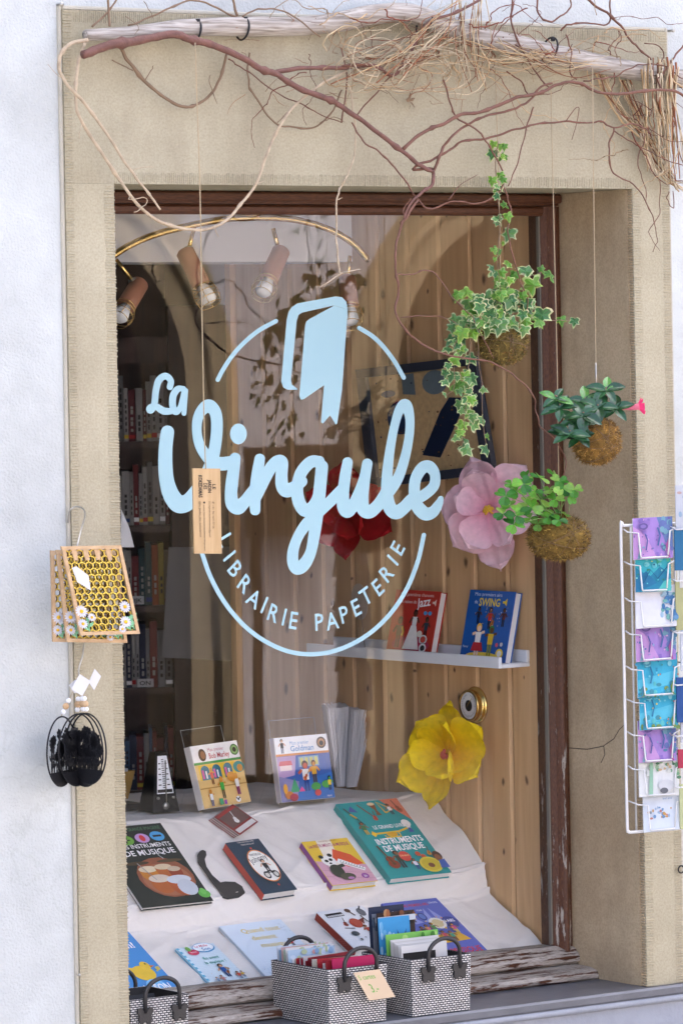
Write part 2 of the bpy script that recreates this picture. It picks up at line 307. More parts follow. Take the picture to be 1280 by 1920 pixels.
M['decal'] = plain('pale blue vinyl', lin((160, 194, 202)), .6, spec=.2)
M['pine'] = wood_mat('varnished pine', (.52, .315, .150), (.64, .41, .21), knots=True)
M['brownwood'] = wood_mat('dark brown wood', (.026, .010, .006), (.055, .022, .012), rough=.45)
M['white'] = plain('white paint', (.78, .79, .80), .5); M['white2'] = plain('white wall paint', (.70, .70, .70), .8, var=.05)
M['paper'] = plain('white paper', (.60, .60, .60), .8)
M['drape'] = plain('tissue paper', (.90, .85, .785), .85, var=.06, vscale=5, bump=.004, bscale=26, trans=.15)
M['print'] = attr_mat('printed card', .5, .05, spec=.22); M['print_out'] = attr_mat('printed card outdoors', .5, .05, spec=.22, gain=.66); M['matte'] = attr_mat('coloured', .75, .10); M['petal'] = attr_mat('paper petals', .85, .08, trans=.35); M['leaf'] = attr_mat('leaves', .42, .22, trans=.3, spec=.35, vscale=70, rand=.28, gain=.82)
M['black'] = plain('black plastic', (.012, .012, .014), .45, spec=.25); M['blackmatt'] = plain('black card', (.016, .016, .018), .6); M['wire'] = plain('white coated wire', (.60, .60, .59), .35)
M['steel'] = plain('steel wire', (.45, .43, .38), .35, metal=.9); M['brass'] = plain('brass', (.72, .50, .17), .22, metal=1.0, var=.1)
M['pages'] = plain('page edges', (.74, .72, .68), .85, var=.08, vscale=900, stretch=(1, 1, .05))
M['drift'] = wood_mat('bleached driftwood', (.20, .165, .13), (.50, .455, .40), (5, 90, 90), .9, rand=False, bump=.003)
M['redbark'] = plain('red brown bark', (.135, .056, .040), .65, var=.6, vscale=45, bump=.003, bscale=90)
M['redtwig'] = plain('red brown twig', (.14, .055, .032), .6, bump=.0015, bscale=150, var=.6, vscale=25)
M['paletwig'] = plain('pale dry vine', (.43, .335, .225), .75, bump=.0015, bscale=160, var=.5, vscale=45); M['browntwig'] = plain('brown dry vine', (.19, .12, .07), .75, var=.35, vscale=30)
M['straw'] = attr_mat('dry straw', .75, .15); M['jute'] = plain('jute string', (.40, .31, .19), .9, var=.3, vscale=300, bump=.0008, bscale=900)
M['tagwood'] = wood_mat('light ply', (.42, .275, .13), (.52, .36, .19), (40, 40, 3), .6, rand=False, bump=.0001)
M['ink'] = plain('black ink', (.02, .014, .01), .7)
M['terra'] = plain('terracotta', (.30, .13, .07), .6, var=.1); M['bulb'] = plain('frosted bulb', (.75, .75, .72), .15)
M['moss'] = attr_mat('dry moss', .95, .4, vscale=45, gain=.88)
M['street'] = plain('paving', (.045, .044, .043), .9, var=.2, vscale=2)
M['walk'] = plain('light paving', (.26, .25, .235), .9, var=.15, vscale=2)
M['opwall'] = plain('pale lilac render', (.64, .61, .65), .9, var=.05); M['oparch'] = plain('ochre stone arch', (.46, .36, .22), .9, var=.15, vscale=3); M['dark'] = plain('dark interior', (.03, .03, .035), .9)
def weave_mat():
    mt, t, p, N, L = NM('woven paper straw'); p.inputs['Roughness'].default_value = .7
    return mt
# ================================================================== THE SETTING
W, H, D = 1.687, 2.2, 0.34
ML, MR, MT = .1435, .134, .437
def struct(name, mb, mat, fix=False): return tag(mb.build(name, mat, None, fix), kind='structure')
struct('pavement', MB().box(-40, 40, -6, 0.4, -1.2, -1.0), M['walk']); struct('road', MB().box(-40, 40, -60, -6.001, -1.3, -1.1), M['street'])
# shop building ---------------------------------------------------------------
bld = thing('shop_building', 'white plastered house front with tooled sandstone window surround', 'building', (W / 2, 0, -1))
pw = MB()
pw.box(-6, -ML - .010, .012, .33, -1.0, 6); pw.box(W + MR + .010, 6, .012, .33, -1.0, 6); pw.box(-ML - .010, W + MR + .010, .012, .33, H + MT + .012, 6)
pw.build('plaster_wall', M['plaster'], bld)
pw = MB().box(-ML - .010, W + MR + .010, .03, .33, -1.0, -.12); pw.build('plinth_wall', M['ledge2'], bld)
MB().box(-6, 6, .335, 7.2, 2.9, 6.2).build('upper_storey', M['plaster'], bld)
mo = MB(); mo.box(-ML - .010, -ML + .001, .004, .2, 0, H + MT + .012, bev=.003); mo.box(W + MR - .001, W + MR + .010, .004, .2, 0, H + MT + .012, bev=.003); mo.box(-ML + .001, W + MR - .001, .004, .2, H + MT + .0005, H + MT + .012, bev=.003)
mo.build('mortar_joint', M['mortar'], bld)
def ridges(mb, x0, x1, z0, z1, y, vertical=True, pitch=.0072, h=.0024, axis='y', sgn=-1):
    """tooled margin: short parallel ridges standing proud of the face"""
    rng = random.Random(int(1000 * (x0 + z0 + 9)))
    a, b = (z0, z1) if vertical else (x0, x1); n = int((b - a) / pitch)
    for k in range(n):
        p0 = a + (b - a) * k / n; p1 = a + (b - a) * (k + .72 + rng.uniform(-.1, .1)) / n; pm = (p0 + p1) / 2; hh = h * rng.uniform(.5, 1.15); j = rng.uniform(0, .006)
        q0, q1 = ((x0 - (0 if x0 in (0, W) else 0), x1) if vertical else (z0, z1)); q1 = q1 - j * (1 if rng.random() < .5 else 0); q0 = q0 + (j if rng.random() < .5 else 0)
        def P(q, p, d):
            if axis == 'y': return (q, y + sgn * d, p) if vertical else (p, y + sgn * d, q)
            return (y + sgn * d, q, p)
        V = [P(q0, p0, -.002), P(q1, p0, -.002), P(q1, pm, hh), P(q0, pm, hh), P(q1, p1, -.002), P(q0, p1, -.002)]
        mb.add(V, [(0, 1, 2, 3), (3, 2, 4, 5), (0, 3, 5), (1, 4, 2)])
jl = MB().box(-ML, 0, 0, D + .05, 0, H).build('jamb', M['stone_jamb'], bld)
def margin(par, mat, *a, **k): e = MB(); ridges(e, *a, **k); e.build('tooled_margin', mat, par)
margin(jl, M['stone_jamb'], -.030, .0025, .0, H, 0); margin(jl, M['stone_jamb'], -ML, -ML + .024, 0, H, 0)
jr = MB(); jr.box(W + .003, W + MR, 0, .02, 0, H); jrr = jr.build('jamb', M['stone_jamb'], bld)
rv = MB().box(W, W + MR - .01, .0205, D + .05, 0, H).build('reveal', M['stone_reveal'], jrr)
margin(jrr, M['stone_jamb'], W + .001, W + .030, 0, H, 0); margin(jrr, M['stone_jamb'], W + MR - .026, W + MR, 0, H, 0)
e = MB(); ridges(e, .002, .045, 0, H, W + .001, axis='x', sgn=-1, h=.002); e.build('tooled_margin', M['stone_reveal'], jrr)
li = MB().box(-ML, W + MR, 0, D + .05, H + .0005, H + MT).build('lintel', M['stone'], bld)
margin(li, M['stone'], -ML, -ML + .024, H, H + MT, 0); margin(li, M['stone'], W + MR - .026, W + MR, H, H + MT, 0); margin(li, M['stone'], 0, W, H + .001, H + .03, 0, vertical=False, h=.002, pitch=.006); margin(li, M['stone'], -ML + .03, W + MR - .03, H + MT - .03, H + MT, 0, vertical=False, h=.002, pitch=.006)
# hairline crack in the reveal
def crack(mb, pts, r=.0011):
    mb.tube([aX(px, py, W - .0002) for px, py in pts], r, 5)
c_ = MB(); crack(c_, [(1060, 1402), (1075, 1403), (1100, 1405), (1130, 1399), (1150, 1385), (1160, 1368), (1172, 1357)]); crack(c_, [(1131, 1399), (1133, 1415), (1126, 1430)]); c_.build('crack', M['ink'], jrr)
# ledge
ld = MB(); ld.box(-2.5, 4, -.025, D, -.028, -.0005, bev=.006)
lo = ld.build('ledge', M['ledge'], bld)
l2 = MB(); l2.tube([(-2.5, -.012, -.036), (4, -.012, -.036)], .011, 10); l2.box(-2.5, 4, -.004, .25, -.12, -.0285); l2.box(-2.5, 4, -.02, .25, -.20, -.121, bev=.004); l2.build('ledge_moulding', M['ledge2'], lo)
# screws and nails in the wall
def screw(px, py, label, r=.006, L=.02, y=.012):
    p = aY(px, py, y); t = thing('wall_screw', label, 'screw', p, 'screws in the plaster')
    MB().tube([p, p + Vector((0, -L, 0))], r * .55, 8).build('shank', M['steel'], t)
    MB().lathe([(0, 0), (r, 0), (r, -.003), (0, -.004)], p + Vector((0, -L, 0)), (0, 1, 0), 10).build('head', M['steel'], t)
screw(108, 9, 'grey screw at the top left corner of the stone surround'); screw(1252, 58, 'grey screw at the top right corner of the stone surround')
screw(143, 1827, 'small steel peg low in the plaster beside the left stone jamb', .004, .015)

# opposite arcade (behind the camera, mirrored in the window) -----------------
YO = -14.0; YV = 2 * D - YO
xa = aY(341, 720, YV).x; xb = xa + .40; xc = aY(645, 700, YV).x; xd = xc + .40; zs = aY(341, 730, YV).z; RI = 1.2
op = thing('arcade_building', 'pale lilac arcade with ochre stone arches, mirrored in the shop window', 'building', (xb, YO, -1))
cents = [xa - RI - (xc - xb + .8 + 2 * RI) * 1, xa - RI, xd + RI, xd + RI + (xc - xb + .8 + 2 * RI)]
wl = MB(); bands = []
TOP = 5.2
def arch_pts(cx, r, n=20): return [(cx - r, -1.0)] + [(cx + r * math.cos(math.pi - math.pi * k / n), zs + r * math.sin(math.pi * k / n)) for k in range(n + 1)] + [(cx + r, -1.0)]
edges = [-14.0]
for cx in cents:
    wl.box(edges[-1], cx - RI - .02, YO - .5, YO, -1, TOP); edges.append(cx + RI + .02)
    P = arch_pts(cx, RI + .02)
    for (x0, z0), (x1, z1) in zip(P[1:-1], P[2:-1]): wl.add([(x0, YO, z0), (x1, YO, z1), (x1, YO, TOP), (x0, YO, TOP)], [(0, 1, 2, 3)])
wl.box(edges[-1], 26, YO - .5, YO, -1, TOP)
wl.build('wall', M['opwall'], op)
for cx in cents:
    I = arch_pts(cx, RI); O = arch_pts(cx, RI + .40); K = len(I); b = MB()
    b.add([(x, YO + .06, z) for x, z in I] + [(x, YO + .06, z) for x, z in O] + [(x, YO - .5, z) for x, z in I] + [(x, YO + .001, z) for x, z in O],
          [(i, i + 1, K + i + 1, K + i) for i in range(K - 1)] + [(i, i + 1, 2 * K + i + 1, 2 * K + i) for i in range(K - 1)] + [(K + i, K + i + 1, 3 * K + i + 1, 3 * K + i) for i in range(K - 1)])
    b.build('arch', M['oparch'], op)
    g = MB(); Q = arch_pts(cx, RI + .2); g.tube([(x, YO + .062, z) for x, z in Q], .035, 6); g.build('arch_moulding', M['oparch'], op)
nb0, nb1 = aY(466, 1010, YV - .25), aY(655, 832, YV - .25)
nb = thing('notice_board', 'brown wooden board standing before the arcade pier, mirrored in the glass', 'board', (nb0.x, YO + .25, -1))
MB().box(nb0.x, nb1.x, YO + .2, YO + .25, nb0.z, nb1.z, bev=.01).build('panel', M['brownwood'], nb)
for xx_ in (nb0.x + .05, nb1.x - .1): MB().box(xx_, xx_ + .05, YO + .2, YO + .25, -1.1, nb0.z - .001).build('leg', M['brownwood'], nb)
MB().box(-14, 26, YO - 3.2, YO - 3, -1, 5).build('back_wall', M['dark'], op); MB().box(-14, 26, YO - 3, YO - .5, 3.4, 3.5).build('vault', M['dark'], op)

# shop interior shell ----------------------------------------------------------
XW = 1.655
struct('shop_floor', MB().box(-4, 4.5, .39, 7, -.7, -.6), M['brownwood'])
struct('shop_ceiling', MB().box(-4, 4.5, .39, 7, 2.75, 2.85), M['white2'])
struct('shop_back_wall', MB().box(-4, 4.5, 6.9, 7, -.6, 2.75), M['white2'])
struct('shop_side_wall', MB().box(4.4, 4.5, .39, 6.9, -.6, 2.75), M['white2'])
struct('shop_left_wall', MB().box(-4, -3.9, .39, 6.9, -.6, 2.75), M['white2'])
struct('shop_front_wall', MB().box(-3.9, -.10, .335, .39, -.6, 2.75).box(W + .08, 4.4, .335, .39, -.6, 2.75).box(-.10, W + .08, .392, .42, H + .03, 2.75).box(-.1, W + .08, .392, .42, -.6, -.02), M['white2'])
zb = aY(450, 491, 1.24).z
struct('ceiling_beam', MB().box(-3.8, XW - .03, 1.24, 1.5, zb, 2.74), M['white2'])
# pine panelling: one plank after another
pl = thing('plank_wall', 'knotty pine tongue-and-groove wall behind the display', 'wall', (XW, 1.1, -.6))
PZ0, PZ1, PWD = -.58, 2.74, .152
pm = MB(); pm.box(0, .02, .0028, PWD - .0028, 0, PZ1 - PZ0, bev=.008); pme = pm.mesh('plank', M['pine'])
y = .395
for k in range(10): inst('plank', pme, pl, Matrix.Translation((XW, y + k * PWD, PZ0)))
MB().box(XW + .001, XW + .02, .352, .394, PZ0, PZ1).build('edge_batten', M['pine'], pl)
MB().box(XW + .021, XW + .03, .35, .395 + 10 * PWD, PZ0, PZ1).build('backing', M['brownwood'], pl)
MB().box(XW - .015, XW + .05, .395 + 10 * PWD + .001, .395 + 10 * PWD + .03, PZ0, PZ1).build('corner_post', M['pine'], pl)

# ================================================================== THE SHOP WINDOW
win = thing('shop_window', 'large brown wooden shop window with flaking paint and lettered glass', 'window', (W / 2, D, 0))
GX = 1.623
fr = MB(); fr.box(.0, W - .003, .30, .39, 2.172, H - .002, bev=.006); fr.box(.0, W - .003, .322, .388, 2.166, 2.173); t_ = fr.build('top_rail', M['paint_h'], win)
fr = MB(); fr.box(.05, GX + .01, .318, .36, 2.138, 2.164, bev=.007); fr.build('glazing_bead', M['paint_h'], t_)
def stile(x0, x1, flip=1):
    s = MB(); n = 10; pts = [(x0, .352), (x0, .33)] + [(x0 + .012 + (x1 - x0 - .022) * k / n, .318 - .018 * math.sin(math.pi * k / n)) for k in range(n + 1)] + [(x1, .32), (x1, .385), (x0, .385)]
    K = len(pts); s.add([(x, yy, .03) for x, yy in pts] + [(x, yy, 2.164) for x, yy in pts], [(i, (i + 1) % K, K + (i + 1) % K, K + i) for i in range(K)] + [tuple(range(K))[::-1], tuple(range(K, 2 * K))])
    return s
stile(GX + .002, W - .003).build('stile', M['peel_v'], win, True); stile(.0, .055).build('stile', M['peel_v'], win, True)
pt = MB(); pt.box(GX - .003, GX + .004, .333, .345, .09, 2.136); pt.build('putty', M['putty'], win)
def rail(prof, x0, x1):
    s = MB(); K = len(prof); n = 40; rng = random.Random(3)
    V = []; 
    for i in range(n + 1):
        x = x0 + (x1 - x0) * i / n
        for (yy, z) in prof: V.append((x, yy + rng.uniform(-.0012, .0012), z + rng.uniform(-.0012, .0012)))
    F = [(i * K + k, i * K + (k + 1) % K, (i + 1) * K + (k + 1) % K, (i + 1) * K + k) for i in range(n) for k in range(K)] + [tuple(range(K))[::-1], tuple(n * K + k for k in range(K))]
    return s.add(V, F)
rail([(.385, .036), (.300, .036), (.288, .044), (.286, .056), (.292, .066), (.306, .076), (.326, .086), (.385, .087)], .0, W - .004).build('bottom_rail', M['peel_h'], win, True)
rail([(.385, .0005), (.214, .0005), (.205, .006), (.203, .016), (.210, .024), (.235, .030), (.29, .034), (.385, .0345)], .0, W - .004).build('sill', M['peel_h'], win, True)
gp = MB().box(.045, GX + .006, D, D + .006, .075, 2.15).build('glass_pane', M['glass'], win)
# lettering on the glass
ZA = lambda x, y: (200 + x / 2.4615, 340 + y / 2.4615)
Z1 = lambda x, y: (260 + x / 4.267, 680 + y / 4.267)
Z2 = lambda x, y: (460 + x / 3.2, 720 + y / 3.2)
YG = D - .0006
class Deco:
    k = 0
def stroke(mb, pts, zf, sc):
    """ribbon with round ends; pts (x, y, half width) in zoomed pixels"""
    C = cr(pts, 8); L = []; Rr = []; n = len(C)
    P = [Vector((*zf(c[0], c[1]), 0)) for c in C]; hw = [c[2] / sc for c in C]
    Deco.k += 1; V = []; F = []
    def w3(q, i): y = YG - .00004 * i / 4 - .0002 * (Deco.k % 3); p = aY(q.x, q.y, D); return Vector((p.x, y, p.z))
    for i in range(n):
        t = (P[min(i + 1, n - 1)] - P[max(i - 1, 0)]).normalized(); nn = Vector((-t.y, t.x, 0))
        V += [w3(P[i] + nn * hw[i], i), w3(P[i] - nn * hw[i], i)]
    F = [(2 * i, 2 * i + 1, 2 * i + 3, 2 * i + 2) for i in range(n - 1)]
    mb.add(V, F)
    for i in (0, n - 1): mb.add([w3(P[i] + Vector((math.cos(q), math.sin(q), 0)) * hw[i], i + 3) for q in [2 * math.pi * k / 20 for k in range(20)]], [tuple(range(20))])
def facing(mb):      # orient every face towards the street
    for i, f in enumerate(mb.f):
        a, b, c = (mb.v[j] for j in f[:3])
        if (b - a).cross(c - a).y > 0: mb.f[i] = f[::-1]
    return mb
mb = MB()
stroke(mb, [(250, 195, 25), (256, 145, 25), (215, 107, 27), (162, 140, 28), (138, 220, 26), (128, 310, 26), (115, 355, 28), (94, 372, 36)], Z1, 4.267)
stroke(mb, [(94, 358, 26), (140, 352, 26), (195, 385, 29), (250, 388, 26), (275, 375, 24)], Z1, 4.267)
stroke(mb, [(358, 207, 20), (312, 212, 26), (276, 265, 28), (272, 345, 28), (296, 392, 28), (328, 365, 22), (350, 285, 20), (364, 215, 20)], Z1, 4.267)
stroke(mb, [(378, 222, 17), (368, 320, 20), (362, 405, 20)], Z1, 4.267)
facing(mb).build('lettering_la', M['decal'], gp)
mb = MB()
stroke(mb, [(230, 555, 53), (215, 680, 55), (213, 830, 57), (225, 950, 59), (260, 1060, 66), (318, 1130, 72), (385, 1120, 68), (440, 1065, 62), (505, 965, 56), (562, 850, 52), (600, 720, 48), (620, 580, 47), (622, 460, 47), (604, 385, 48), (555, 347, 54), (500, 385, 44), (467, 460, 40), (463, 560, 38), (482, 650, 40), (520, 720, 44), (580, 785, 50), (650, 808, 54), (720, 802, 54), (755, 790, 50)], Z1, 4.267)
stroke(mb, [(770, 765, 45), (760, 850, 47), (745, 960, 50), (738, 1060, 50), (752, 1130, 56), (792, 1158, 58), (840, 1120, 50), (890, 1055, 46), (935, 990, 40)], Z1, 4.267)
stroke(mb, [(967, 770, 42), (948, 900, 48), (930, 1050, 46), (930, 1180, 42)], Z1, 4.267)
stroke(mb, [(940, 1090, 36), (985, 985, 42), (1050, 850, 48), (1110, 790, 50), (1147, 800, 46), (1140, 900, 48), (1145, 980, 52), (1178, 1020, 58), (1230, 1005, 52), (1300, 950, 46)], Z1, 4.267)
stroke(mb, [(440, 467, 36), (392, 468, 36), (335, 530, 36), (310, 620, 36), (318, 700, 38), (352, 758, 38), (392, 745, 36), (425, 690, 30), (445, 600, 26)], Z2, 3.2)
stroke(mb, [(458, 495, 37), (450, 580, 37), (440, 680, 38), (428, 780, 38), (412, 900, 35), (390, 1010, 33), (352, 1080, 38), (310, 1106, 39), (284, 1070, 35), (285, 1000, 33), (312, 920, 31), (360, 845, 34), (420, 785, 34), (490, 720, 33), (550, 660, 34), (590, 610, 28)], Z2, 3.2)
stroke(mb, [(611, 470, 31), (596, 560, 34), (585, 660, 35), (588, 735, 40), (612, 765, 38), (652, 715, 36), (690, 630, 34), (715, 550, 32), (729, 478, 31)], Z2, 3.2)
stroke(mb, [(729, 478, 31), (713, 580, 33), (702, 680, 35), (705, 748, 41), (742, 768, 39), (792, 728, 36), (835, 660, 34), (850, 610, 30)], Z2, 3.2)
stroke(mb, [(800, 720, 32), (860, 640, 38), (915, 560, 32), (955, 440, 29), (980, 310, 27), (983, 200, 28), (958, 125, 35), (920, 160, 29), (890, 260, 26), (864, 400, 28), (848, 540, 32), (846, 650, 35), (862, 738, 40), (900, 770, 42), (950, 740, 38), (995, 690, 34), (1030, 680, 30)], Z2, 3.2)
stroke(mb, [(1010, 695, 34), (1070, 665, 33), (1128, 610, 32), (1133, 540, 31), (1100, 497, 37), (1058, 505, 36), (1020, 565, 34), (1010, 640, 34), (1022, 720, 38), (1070, 776, 41), (1120, 768, 35), (1155, 720, 26), (1168, 688, 17)], Z2, 3.2)
C0 = [Z1(797 + 67 * math.cos(q), 570 + 83 * math.sin(q)) for q in [2 * math.pi * k / 28 for k in range(28)]]
mb.add([(lambda p: (p.x, YG, p.z))(aY(*c, D)) for c in C0], [tuple(range(28))])
facing(mb).build('lettering_virgule', M['decal'], gp)
def dpoly(mb, pts, dy=0):
    mb.poly([(lambda p: (p.x, YG - dy, p.z))(aY(*ZA(x, y), D)) for x, y in pts])
mb = MB()
dpoly(mb, [(878, 962), (835, 962), (815, 952), (805, 925), (830, 640), (838, 605), (852, 582), (880, 563), (1055, 531), (1085, 535), (1105, 556), (1110, 590), (1048, 573), (900, 606), (885, 617), (876, 645), (850, 915), (854, 938), (878, 957)])
dpoly(mb, [(915, 665), (920, 648), (934, 636), (1048, 573.5), (1110, 590.5), (1110, 610), (1085, 960), (1063, 1116), (1056, 1123), (1030, 1080), (997, 1118), (988, 1112), (1002, 941), (908, 1006), (895, 1007), (888, 992)], .00002)
facing(mb).build('book_emblem', M['decal'], gp)
# ring and arc lettering: circle fitted on the glass
RP = [(519, 601), (406, 715), (380, 1042), (442, 1150), (509, 1204), (582, 1227), (649, 1217), (716, 1176), (762, 1098), (794, 1003), (671, 614), (718, 660), (758, 713)]
Q = [aY(*p, D) for p in RP]; A_ = np.array([[2 * q.x, 2 * q.z, 1] for q in Q]); B_ = np.array([q.x ** 2 + q.z ** 2 for q in Q]); sx, sz, sc_ = np.linalg.lstsq(A_, B_, rcond=None)[0]; RR = math.sqrt(sc_ + sx * sx + sz * sz)
def ang(px, py): p = aY(px, py, D); return math.atan2(p.z - sz, p.x - sx)
mb = MB(); HR = 4.1
ZR = lambda x, y: (360 + x / 2.783, 960 + y / 2.783)
stroke(mb, [(*p, HR) for p in ((517, 602), (486, 619), (459, 641), (436, 666), (418, 693), (408, 712))], lambda x, y: (x, y), 1)
stroke(mb, [(*p, HR) for p in ((673, 615), (697, 630), (718, 650), (739, 678), (756, 708))], lambda x, y: (x, y), 1)
stroke(mb, [(*ZR(*p), HR) for p in ((40, 180), (58, 235), (90, 325), (140, 425), (205, 520), (290, 610), (390, 680), (500, 727), (610, 742), (720, 730), (830, 690), (940, 620), (1040, 520), (1120, 395), (1175, 255), (1206, 120))], lambda x, y: (x, y), 1)
facing(mb).build('ring', M['decal'], gp)

# ---- text
_tc = {}
def text2d(s, bold=0.0):
    """list of polygons (2D points) and width for a one-line string, cap height about .7"""
    if (s, bold) in _tc: return _tc[(s, bold)]
    cu = bpy.data.curves.new('t', 'FONT'); cu.body = s; cu.size = 1; cu.offset = bold; cu.resolution_u = 2; cu.fill_mode = 'FRONT'
    o = bpy.data.objects.new('t', cu); me = bpy.data.meshes.new_from_object(o)
    P = [[(me.vertices[i].co.x, me.vertices[i].co.y) for i in p.vertices] for p in me.polygons]
    wd = max([q[0] for p in P for q in p] or [0.5]); bpy.data.objects.remove(o); bpy.data.curves.remove(cu); bpy.data.meshes.remove(me)
    _tc[(s, bold)] = (P, wd); return P, wd
def put_text(mb, s, o, u, v, size, col=None, bold=0.0, width=None, centre=False):
    P, wd = text2d(s, bold); u = Vector(u).normalized(); v = Vector(v).normalized(); o = Vector(o); kx = (width / wd) if width else size
    off = -wd * kx / 2 if centre else 0
    for p in P: mb.add([o + u * (x * kx + off) + v * (yy * size) for x, yy in p], [tuple(range(len(p)))], col)
mb = MB(); txt = 'LIBRAIRIE PAPETERIE'
pts_px = {0: (433, 1001), 1: (429, 1041), 2: (440, 1066), 3: (458, 1094), 4: (476, 1122), 5: (495, 1132), 6: (512, 1146), 7: (532, 1155), 8: (549, 1160), 10: (597, 1165), 11: (621, 1163), 12: (643, 1152), 13: (665, 1138), 14: (683, 1116), 15: (705, 1101), 16: (723, 1077), 17: (733, 1050), 18: (744, 1028)}
LZ = {'L': None}; LC = [(176, 143), (195, 225), (225, 293), (275, 372), (325, 450), (375, 482), (424, 525), (478, 545), (527, 563), None, (660, 572), (730, 566), (790, 533), (852, 497), (905, 437), (965, 393), (1010, 320), (1042, 252), (1068, 190)]
for c, q_ in zip(txt, LC):
    if q_ is None: continue
    p = aY(*ZR(*q_), D); p.y = YG; rad = Vector((p.x - sx, 0, p.z - sz)).normalized(); tan = Vector((-rad.z, 0, rad.x)); hgt = .066; kx = .060
    P, w0 = text2d(c, .012); o = p + rad * (hgt * .36)
    for pp in P: mb.add([o + tan * ((x - w0 / 2) * kx) - rad * (yy * hgt) for x, yy in pp], [tuple(range(len(pp)))])
facing(mb).build('arc_lettering', M['decal'], gp)
# ================================================================== PRINT ON COVERS
class Canvas:
    """flat print in percent of width and height, y up; every item lies a hair above the last"""
    def __init__(s, o, U, V): s.o = Vector(o); s.U = Vector(U); s.V = Vector(V); s.n = s.U.cross(s.V).normalized(); s.k = 0; s.pic = MB(); s.let = MB()
    def P(s, x, y): return s.o + s.U * (x / 100) + s.V * (y / 100) + s.n * (.00025 + .00011 * s.k)
    def p(s, pts, c): s.k += 1; s.pic.poly([s.P(*q) for q in pts], lin(c)); return s
    def r(s, x0, y0, x1, y1, c): return s.p([(x0, y0), (x1, y0), (x1, y1), (x0, y1)], c)
    def e(s, cx, cy, rx, ry, c, n=18): s.k += 1; s.pic.add([s.P(cx + rx * math.cos(2 * math.pi * k / n), cy + ry * math.sin(2 * math.pi * k / n)) for k in range(n)], [tuple(range(n))], lin(c)); return s
    def l(s, pts, wd, c):
        s.k += 1; A = s.U.length / s.V.length; V = []; n = len(pts)
        for i in range(n):
            x, y = pts[i]; tx = pts[min(i + 1, n - 1)][0] - pts[max(i - 1, 0)][0]; ty = (pts[min(i + 1, n - 1)][1] - pts[max(i - 1, 0)][1]) / A; q = math.hypot(tx, ty) or 1
            V += [s.P(x - ty / q * wd, y + tx / q * wd * A), s.P(x + ty / q * wd, y - tx / q * wd * A)]
        s.pic.add(V, [(2 * i, 2 * i + 1, 2 * i + 3, 2 * i + 2) for i in range(n - 1)], lin(c)); return s
    def t(s, txt, x, y, size, c, bold=0.01, width=None, rot=0):
        s.k += 1; U = s.U.normalized(); V = s.V.normalized(); u = U * math.cos(R(rot)) + V * math.sin(R(rot)); v = V * math.cos(R(rot)) - U * math.sin(R(rot))
        put_text(s.let, txt, s.P(x, y), u, v, size / 100 * s.V.length / .7, lin(c), bold, width / 100 * s.U.length if width else None); return s
    def fig(s, x, y, h, top, bot, skin='#8a5a3a', hair='#2a1a12', arms=0):
        A = s.U.length / s.V.length; w_ = h / A * .5
        s.r(x - w_ * .22, y, x - w_ * .04, y + h * .42, bot); s.r(x + w_ * .04, y, x + w_ * .22, y + h * .42, bot)
        s.p([(x - w_ * .26, y + h * .38), (x + w_ * .26, y + h * .38), (x + w_ * .3, y + h * .74), (x - w_ * .3, y + h * .74)], top)
        s.l([(x - w_ * .3, y + h * .72), (x - w_ * .62, y + h * (.5 + .2 * arms))], w_ * .09, skin); s.l([(x + w_ * .3, y + h * .72), (x + w_ * .62, y + h * (.52 + .3 * arms))], w_ * .09, skin)
        s.e(x, y + h * .89, w_ * .27, h * .14, hair); s.e(x + w_ * .03, y + h * .85, w_ * .19, h * .10, skin); return s
    def guitar(s, x, y, h, c, neck='#5a3a1a', tilt=.4):
        A = s.U.length / s.V.length; s.e(x, y, h * .22 / A, h * .22, c); s.e(x + tilt * h * .18, y + h * .24, h * .16 / A, h * .16, c); s.l([(x, y), (x + tilt * h * .8, y + h * .95)], h * .035 / A, neck); s.e(x, y + .02 * h, h * .07 / A, h * .07, neck); return s
    def scribble(s, x0, y0, x1, y1, n, cols, seed=0, sz=3):
        g = random.Random(seed)
        for k in range(n): s.e(g.uniform(x0, x1), g.uniform(y0, y1), sz * g.uniform(.4, 1), sz * g.uniform(.4, 1), g.choice(cols), 8)
        return s
    def done(s, parent, mat='print'):
        if s.pic.f: s.pic.build('cover_picture', M[mat], parent)
        if s.let.f: s.let.build('cover_lettering', M[mat], parent)
covm = {}
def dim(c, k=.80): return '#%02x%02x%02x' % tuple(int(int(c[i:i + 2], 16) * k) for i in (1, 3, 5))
def cov(c, rough=.35):
    if c not in covm: covm[c] = plain('cover ' + c, lin(c), .5, var=.05, spec=.25)
    return covm[c]
def book(name, label, BL, U, V, th, base, spine, draw=None, cat='book', group=None, spine_side='left', pages=True):
    """BL, U, V on the front cover; the body lies behind it"""
    BL, U, V = Vector(BL), Vector(U), Vector(V); n = U.cross(V).normalized(); u = U.normalized(); v = V.normalized()
    t = thing(name, label, cat, BL - n * th, group)
    cb = .0022; MB().obox(BL - n * cb, U, V, n * cb).build('front_cover', cov(base), t)
    MB().obox(BL - n * th, U, V, n * cb).build('back_cover', cov(base), t)
    i = .003; MB().obox(BL - n * (th - cb - .0002) + u * i + v * i, U - u * 2 * i, V - v * 2 * i, n * (th - 2 * cb - .0004)).build('page_block', M['pages'], t)
    o = BL - n * (th - cb - .0001) if spine_side == 'left' else BL - n * (th - cb - .0001) + U - u * cb
    sp = MB().obox(o, u * cb, V, n * (th - 2 * cb - .0002)).build('spine', cov(spine), t)
    if draw: c = Canvas(BL, U, V); draw(c); c.done(t)
    return t
def on_slope(P0, P1, th):
    """plane of a reading slope through (y,z) pairs, raised by th"""
    d = Vector((0, P1[0] - P0[0], P1[1] - P0[1])).normalized(); n = Vector((0, -d.z, d.y)); return Vector((0, *P0)) + n * th, n, d
